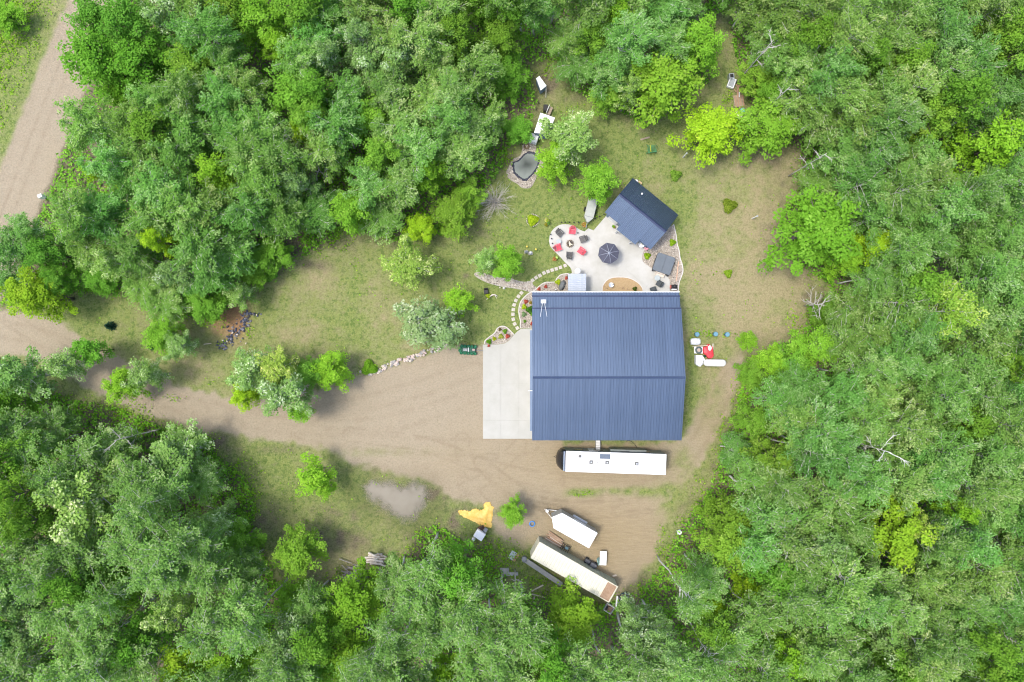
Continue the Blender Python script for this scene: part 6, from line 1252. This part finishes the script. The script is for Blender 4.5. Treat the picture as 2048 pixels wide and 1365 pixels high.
for (px, py, d, k, h, c, lab) in hand:
    if k == 'silver': c = (c[0], c[1], c[2] * .82)
    place_tree(k, px, py, d, h, c, lab, None, {'maple': 'broadleaf_tree', 'silver': 'silver_leaf_tree', 'sparse': 'silver_leaf_tree', 'sapling': 'sapling', 'aspen': 'aspen_tree'}[k])
# small spruces on the left lawn
def spruce(px, py, Rpx, h, lab):
    p = P(px, py, h * .4); r = thing('spruce_tree', lab, 'spruce', (p.x, p.y, 0)); Q = []; rg = np.random.RandomState(int(px)); R = M(Rpx)
    for i in range(9):
        f = i / 9; z = .12 * h + f * .85 * h; rad = R * (1 - f) + .05; n = int(150 * (1 - f)) + 20; a = rg.uniform(0, 6.28, n); q = rg.uniform(.25, 1, n) * rad * (1 + .2 * np.sin(a * 6 + i))
        pos = np.stack([q * np.cos(a), q * np.sin(a), z - q * .35 + rg.normal(size=n) * .04], 1); d = np.stack([np.cos(a), np.sin(a), -.3 + 0 * a], 1); nr = np.stack([0 * a, 0 * a, 1 + 0 * a], 1) + rg.normal(size=(n, 3)) * .35; nr /= np.linalg.norm(nr, axis=1, keepdims=True)
        Q.append(quads_from(pos, d, nr, np.full(n, .2), np.full(n, .05)))
    o = link('crown', leaf_mesh('crown', np.concatenate(Q), leafmat('spruce_needle', (.02, .06, .035), (.035, .095, .055), (.07, .15, .1))), r); o.color = (1, 1, 1, 1); MB().tube([(0, 0, 0), (0, 0, h)], [.08, .02], 6).build('trunk', BARK['dark'], r)
spruce(217.5, 652, 9.5, 1.6, 'small dark blue-green spruce on lawn near drive mouth'); spruce(301, 694, 7, 1.3, 'little dark spruce at tip of left woods'); spruce(1060, 619, 1.2, .5, 'tiny dark conifer in the left rock bed')
# dead trees
def dead(px, py, dpx, h, lab, seed, spread='up', nb=14, base=None, mat='dead'):
    r = np.random.RandomState(seed); zc = h * .9; R = M(dpx / 2, zc); p = P(px, py, zc) if base is None else P(*base)
    top = P(px, py, zc) - p
    t = thing('dead_tree', lab, 'dead tree', (p.x, p.y, 0)); mb = MB()
    tr = [np.array([top.x * f ** 1.1, top.y * f ** 1.1, h * .8 * f]) for f in np.linspace(0, 1, 6)]
    mb.tube(tr, [.10 * (1 - .7 * i / 5) for i in range(6)], 6); mb.build('trunk', BARK[mat], t, True)
    for b in range(nb):
        f = .35 + .65 * (b + .5) / nb if spread == 'up' else r.uniform(0.02, .3); a = b * 2.4 + r.normal() * .3
        if spread == 'up': p0 = tr[0] + (tr[-1] - tr[0]) * f; el = .45; L = R * r.uniform(.6, 1.05) / math.cos(el)
        else: p0 = tr[0] * 1.0 + np.array([0, 0, .1]); el = r.uniform(.25, 1.2); L = R * r.uniform(.7, 1.1)
        m2 = MB(); pts = curve(p0, np.array([math.cos(a) * math.cos(el), math.sin(a) * math.cos(el), math.sin(el)]), L, 6, r, .14, .02); m2.tube(pts, [(.05 if spread == 'up' else .022) * (1 - .8 * i / 6) for i in range(7)], 5)
        for s in range(6):
            i = r.randint(1, 6); q = curve(pts[i], (pts[min(i + 1, 6)] - pts[i - 1]) + r.normal(size=3) * .35 * L / 3, L * r.uniform(.2, .45), 3, r, .2); m2.tube(q, [.026, .02, .014, .008] if spread == 'up' else [.014, .012, .009, .006], 4)
        m2.build('branch', BARK[mat], t)
dead(990, 402, 96, 1.8, 'bare pale dead shrub spreading on lawn below pond', 1, 'fan', 60); dead(1803, 912, 100, 19, 'tall white dead tree standing in the right woods', 2, nb=14, mat='white'); dead(1652, 608, 76, 7, 'grey dead tree leaning from the right wood edge', 3, nb=12, base=(1608, 612))
dead(1558, 68, 60, 14.5, 'bare white branches at top right, left of two', 4, nb=7); dead(1655, 78, 60, 14.5, 'bare white branches at top right, right of two', 5, nb=7); dead(1665, 300, 55, 12.5, 'bare twigs above right lawn edge', 6, nb=6); dead(1792, 1215, 60, 15, 'bare grey dead crown in lower right woods', 7, nb=8); dead(1590, 1330, 60, 14.5, 'dead white trunk top at bottom edge', 8, nb=6)
dead(560, 258, 50, 12.5, 'small bare crown in upper left woods', 9, nb=6); dead(632, 335, 60, 8, 'bare grey twigs beside the mossy gap', 10, nb=8); dead(332, 540, 50, 10.5, 'bare twiggy crown in left woods below vivid yellow tree', 11, nb=7); dead(575, 780, 66, 9.5, 'bare grey twigs in the middle of the drive clump', 12, nb=12); dead(215, 885, 70, 12, 'bare grey branches at top of the lower left woods', 13, nb=8); dead(1590, 165, 50, 13.5, 'bare twigs below the two white bare tops', 14, nb=6); dead(1031, 1202, 40, 11, 'pale bare leaning trunk left below container', 16, nb=8); dead(880, 655, 60, 6.5, 'bare inner branches of the sparse silver tree', 17, nb=9)

# ---- the woods: every crown a tree of its own
LM = [('pond', 1053, 332), ('shed roof', 1284, 430), ('hot tub', 1328, 528), ('propane tank', 1430, 726), ('camper nose', 1120, 925), ('container', 1150, 1140), ('log pile', 735, 1118), ('charred heap', 470, 650), ('drive mouth', 60, 670), ('road bend', 60, 380), ('dirt road top', 140, 60),
      ('mossy gap', 690, 340), ('white box shed', 1083, 166), ('junk row', 1468, 185), ('right lawn corner', 1645, 575), ('largest green tree', 1640, 458), ('vivid yellow tree', 1755, 490), ('white dead tree', 1803, 912), ('golden green tree', 1785, 1062), ('largest silver tree', 175, 1012), ('top left woods', 420, 120), ('top middle', 860, 60), ('top right corner', 1990, 50), ('bottom right corner', 1990, 1310), ('bottom left corner', 60, 1320), ('bottom middle', 1024, 1330),
      ('right edge middle', 2010, 700), ('left woods middle', 330, 330), ('upper left woods', 620, 160), ('upper woods', 860, 240), ('right edge, upper part', 2010, 400), ('right edge, lower part', 2010, 960), ('narrow gap at top', 1445, 60), ('bare white tops', 1605, 75), ('lower right lawn tip', 1480, 760), ('sand pad edge', 1390, 1020), ('bottom edge right', 1480, 1320), ('bottom edge left', 560, 1320), ('deep right woods', 1700, 760), ('lower middle woods', 900, 1200), ('lower left lawn edge', 500, 1010), ('lower right woods', 1640, 1180), ('bright roadside weeds', 260, 840), ('upper right woods', 1800, 200)]
def dirword(dx, dy):
    a = math.degrees(math.atan2(-dy, dx)) % 360
    return ['right of', 'upper right of', 'above', 'upper left of', 'left of', 'lower left of', 'below', 'lower right of'][int((a + 22.5) // 45) % 8]
cand = []; rc = random.Random(5)
cells = []
y = -46; rowi = 0
while y < 1415:
    x = -60 + (35 if rowi % 2 else 0)
    while x < 2100:
        cells.append((x + rc.uniform(-20, 20), y + rc.uniform(-17, 17))); x += 70
    y += 60; rowi += 1
CX = np.array([c[0] for c in cells]); CY = np.array([c[1] for c in cells]); DC = signed_dist(CX, CY, CLEAR); DR = signed_dist(CX, CY, ROAD); DV = signed_dist(CX, CY, [(-200, -200), (190, -200), (120, 30), (62, 175), (0, 335), (-200, 700)])
HX = np.array([h[0] for h in hand]); HY = np.array([h[1] for h in hand]); HD = np.array([h[2] for h in hand])
GAPS = [(690, 345, 50, 45), (1095, 130, 45, 50), (1445, 60, 14, 70), (262, 850, 80, 46), (1180, 1190, 60, 30), (1290, 1200, 40, 36), (1080, 1180, 50, 25), (980, 1110, 50, 30), (240, 215, 36, 18), (1650, 290, 30, 14), (1335, 1100, 26, 60), (500, 1020, 22, 60), (1060, 95, 26, 26), (1228, 1216, 50, 36)]
def in_clear(px, py): return float(signed_dist(np.array([px]), np.array([py]), CLEAR)[0])
forest = []
for i in range(len(cells)):
    px, py = cells[i]
    if py > 1040 and 500 < px < 1420 and DC[i] < 52 and rc.random() < .8: continue
    if DC[i] < (34 if (px < 560 and py > 760) else 12) or DR[i] < 26 or DV[i] < 10: continue
    if np.any(np.hypot(HX - px, HY - py) < HD * .42 + 6): continue
    if any(((px - a) / c) ** 2 + ((py - b) / d) ** 2 < 1 for a, b, c, d in GAPS): continue
    bottom = py > 1000 and px < 1400; left = px < 560 and py > 780
    h = rc.uniform(11.5, 15.5) if not (bottom or left) else rc.uniform(12.5, 16.5)
    if px < 1000 and py < 560: h = rc.uniform(9.5, 13)
    h = min(h, (3.0 if not bottom else 6.5) + max(0, DC[i] - 12) * (.07 if not bottom else .12))
    ok = False
    while h > 3.2:
        zc = h * .8; k = (H - zc) / H; bx, by = 1024 + (px - 1024) * k, 682 + (py - 682) * k
        if in_clear(bx, by) > 2 and float(signed_dist(np.array([bx]), np.array([by]), ROAD)[0]) > 4: ok = True; break
        h -= 1.0
    if not ok: continue
    kind = 'aspen'; u = rc.random()
    if px > 560 and px < 1500 and py < 330: kind = 'maple' if u < .34 else ('silver' if u < .42 else 'aspen')
    elif u < .13: kind = 'maple'
    elif u < .16: kind = 'silver'
    if h < 6.5 and u < .6: kind = 'maple'
    v = rc.uniform(.82, 1.15); w = rc.uniform(-.12, .22)
    if kind == 'aspen':
        if left or bottom: c = (v * 1.08, v * 1.0, v * 1.08)
        elif px < 700: c = (v * (.92 + w), v * .99, v * .9)
        elif px > 1480: c = (v * (.98 + w), v * .98, v * 1.0)
        else: c = (v * (1.05 + w), v * 1.03, v * 1.05)
    elif kind == 'maple': c = (v * (1.05 + w), v * 1.02, v * .95)
    else: c = (v, v, v)
    d = rc.uniform(90, 122) * (.85 if h < 7 else 1) * (1.0 if kind == 'aspen' else .9); d = max(62, min(d, 2 * (DC[i] + 12)))
    if kind == 'aspen' and (left or bottom): d *= .93
    forest.append([kind, px, py, d, h, c])
names = {'aspen': 'aspen_tree', 'maple': 'broadleaf_tree', 'silver': 'silver_leaf_tree'}; adj = {'aspen': 'feathery aspen', 'maple': 'dense broadleaf', 'silver': 'white-flecked tree'}
by = {}
for f in forest:
    j = min(range(len(LM)), key=lambda k: (LM[k][1] - f[1]) ** 2 + (LM[k][2] - f[2]) ** 2)
    dx, dy = f[1] - LM[j][1], f[2] - LM[j][2]; key = (f[0], LM[j][0], dirword(dx, dy)); by.setdefault(key, []).append((math.hypot(dx, dy), f))
ordw = ['nearest', 'second nearest', 'third nearest', 'fourth nearest', 'fifth nearest', 'sixth nearest', 'seventh nearest', 'eighth nearest', 'ninth nearest', 'tenth nearest', 'eleventh nearest', 'farthest']
for (k, ln, dw), lst in by.items():
    lst.sort(key=lambda q: q[0])
    for i, (_, f) in enumerate(lst):
        size = 'low' if f[4] < 7 else 'tall'
        lab = f'{size} {adj[k]} {dw} the {ln}' + ('' if len(lst) == 1 else f', {ordw[min(i, 11)]}')
        place_tree('tall_aspen' if k == 'aspen' and f[4] > 10 and ((f[2] > 980 and f[1] < 1700) or (f[1] < 560 and f[2] > 780)) else k, f[1], f[2], f[3], f[4], f[5], lab, 'trees of the surrounding woods', names[k])
print('forest trees', len(forest))

# ---- undergrowth and weeds: nobody could count it
def scatter(name, label, nmax, seed, dens, leaf, mat, zf, col):
    r = np.random.RandomState(seed); X = r.uniform(-60, 2110, nmax); Y = r.uniform(-60, 1425, nmax)
    ok = r.rand(nmax) < dens(X, Y); X, Y = X[ok], Y[ok]; n = len(X); z = zf(X, Y, r)
    wx = (X - 1024) / F * H; wy = (682.5 - Y) / F * H; pos = np.stack([wx, wy, z], 1)
    nr = np.array([0, 0, 1.]) + r.normal(size=(n, 3)) * .5; nr /= np.linalg.norm(nr, axis=1, keepdims=True)
    q = quads_from(pos, r.normal(size=(n, 3)), nr, r.uniform(.6, 1.3, n) * leaf[0], r.uniform(.6, 1.3, n) * leaf[1])
    o = link(name, leaf_mesh(name, q, mat)); o.color = (*col, 1); structure(o, 'stuff'); o['label'] = label
def d_floor(X, Y):
    sc = signed_dist(X, Y, CLEAR); sr = signed_dist(X, Y, ROAD); v = signed_dist(X, Y, [(-200, -200), (190, -200), (120, 30), (62, 175), (0, 335), (-200, 700)])
    n = vnoise(X, Y, 40, 31, 3)
    return np.where((sc > 4) & (sr > 8) & (v > 0), sstep(.2, .5, n) * .9 + .08, 0)
scatter('undergrowth', 'dark green undergrowth on the forest floor', 320000, 3, d_floor, (.36, .22), LF['maple'], lambda X, Y, r: r.uniform(.05, .35, len(X)) + 1.5 * sstep(.4, .8, vnoise(X, Y, 24, 77, 2)) * r.rand(len(X)), (1.15, 1.2, .9))
PATCH = [(255, 845, 60, 36, 1), (690, 345, 60, 52, .8), (500, 1000, 22, 70, 1), (480, 940, 30, 30, .6), (985, 1110, 55, 34, 1), (1000, 1165, 60, 25, .7), (1080, 1175, 60, 26, .7), (1190, 1225, 70, 26, .9), (1270, 1215, 60, 30, .8), (1335, 1110, 22, 55, .9), (1375, 1065, 30, 30, 1), (1400, 990, 16, 40, .5), (1450, 890, 16, 60, .7), (1480, 790, 18, 50, .6), (1600, 640, 26, 30, .8), (880, 450, 60, 30, .9), (650, 480, 50, 30, .8), (930, 440, 18, 40, .8), (1010, 310, 16, 40, .7), (430, 640, 30, 16, .7), (1435, 669, 52, 6, .8), (1403, 664, 16, 8, .6), (700, 1150, 60, 20, .35), (560, 1165, 40, 20, .4), (1595, 350, 14, 40, .8), (1610, 410, 20, 25, .6), (1455, 200, 10, 26, .7), (360, 800, 40, 6, .15), (1100, 130, 40, 30, .5), (880, 1080, 40, 26, .6), (1060, 80, 40, 30, .5), (330, 800, 60, 12, .2), (1162, 987, 22, 5, .8), (1000, 545, 20, 10, .15), (730, 738, 22, 10, .3), (500, 660, 8, 16, .7), (445, 683, 12, 6, .5)]
def d_weed(X, Y):
    n = vnoise(X, Y, 16, 41, 3); d = np.zeros_like(X); sc = signed_dist(X, Y, CLEAR)
    for a, b, c, e, k in PATCH: d = np.maximum(d, k * np.exp(-(((X - a) / c) ** 2 + ((Y - b) / e) ** 2) ** 2))
    d = np.maximum(d, .55 * np.exp(-((sc - 14) / 14) ** 2) * (Y > 380))
    v = signed_dist(X, Y, [(-200, -200), (190, -200), (108, 30), (48, 175), (-14, 335), (-200, 700)]); d = np.maximum(d, 1.0 * sstep(8, -40, v) if False else np.where(v < -34, 1.6, np.where(v < 0, .3, 0)))
    d = np.maximum(d * sstep(.30, .55, n), np.where(sc < -4, .05 * sstep(.56, .72, vnoise(X, Y, 30, 43, 3)), 0) * (signed_dist(X, Y, DRIVE) > 4) * (signed_dist(X, Y, patio_pts) > 3) * (signed_dist(X, Y, [(1020, 540), (1370, 440), (1370, 905), (960, 905)]) > 0))
    return d
scatter('weeds', 'bright green weeds along the edges of the clearing', 420000, 4, d_weed, (.26, .16), LF['shrub'], lambda X, Y, r: r.uniform(.02, .2, len(X)) + .9 * sstep(.45, .8, vnoise(X, Y, 14, 78, 2)) * r.rand(len(X)), (1.2, 1.08, .9))
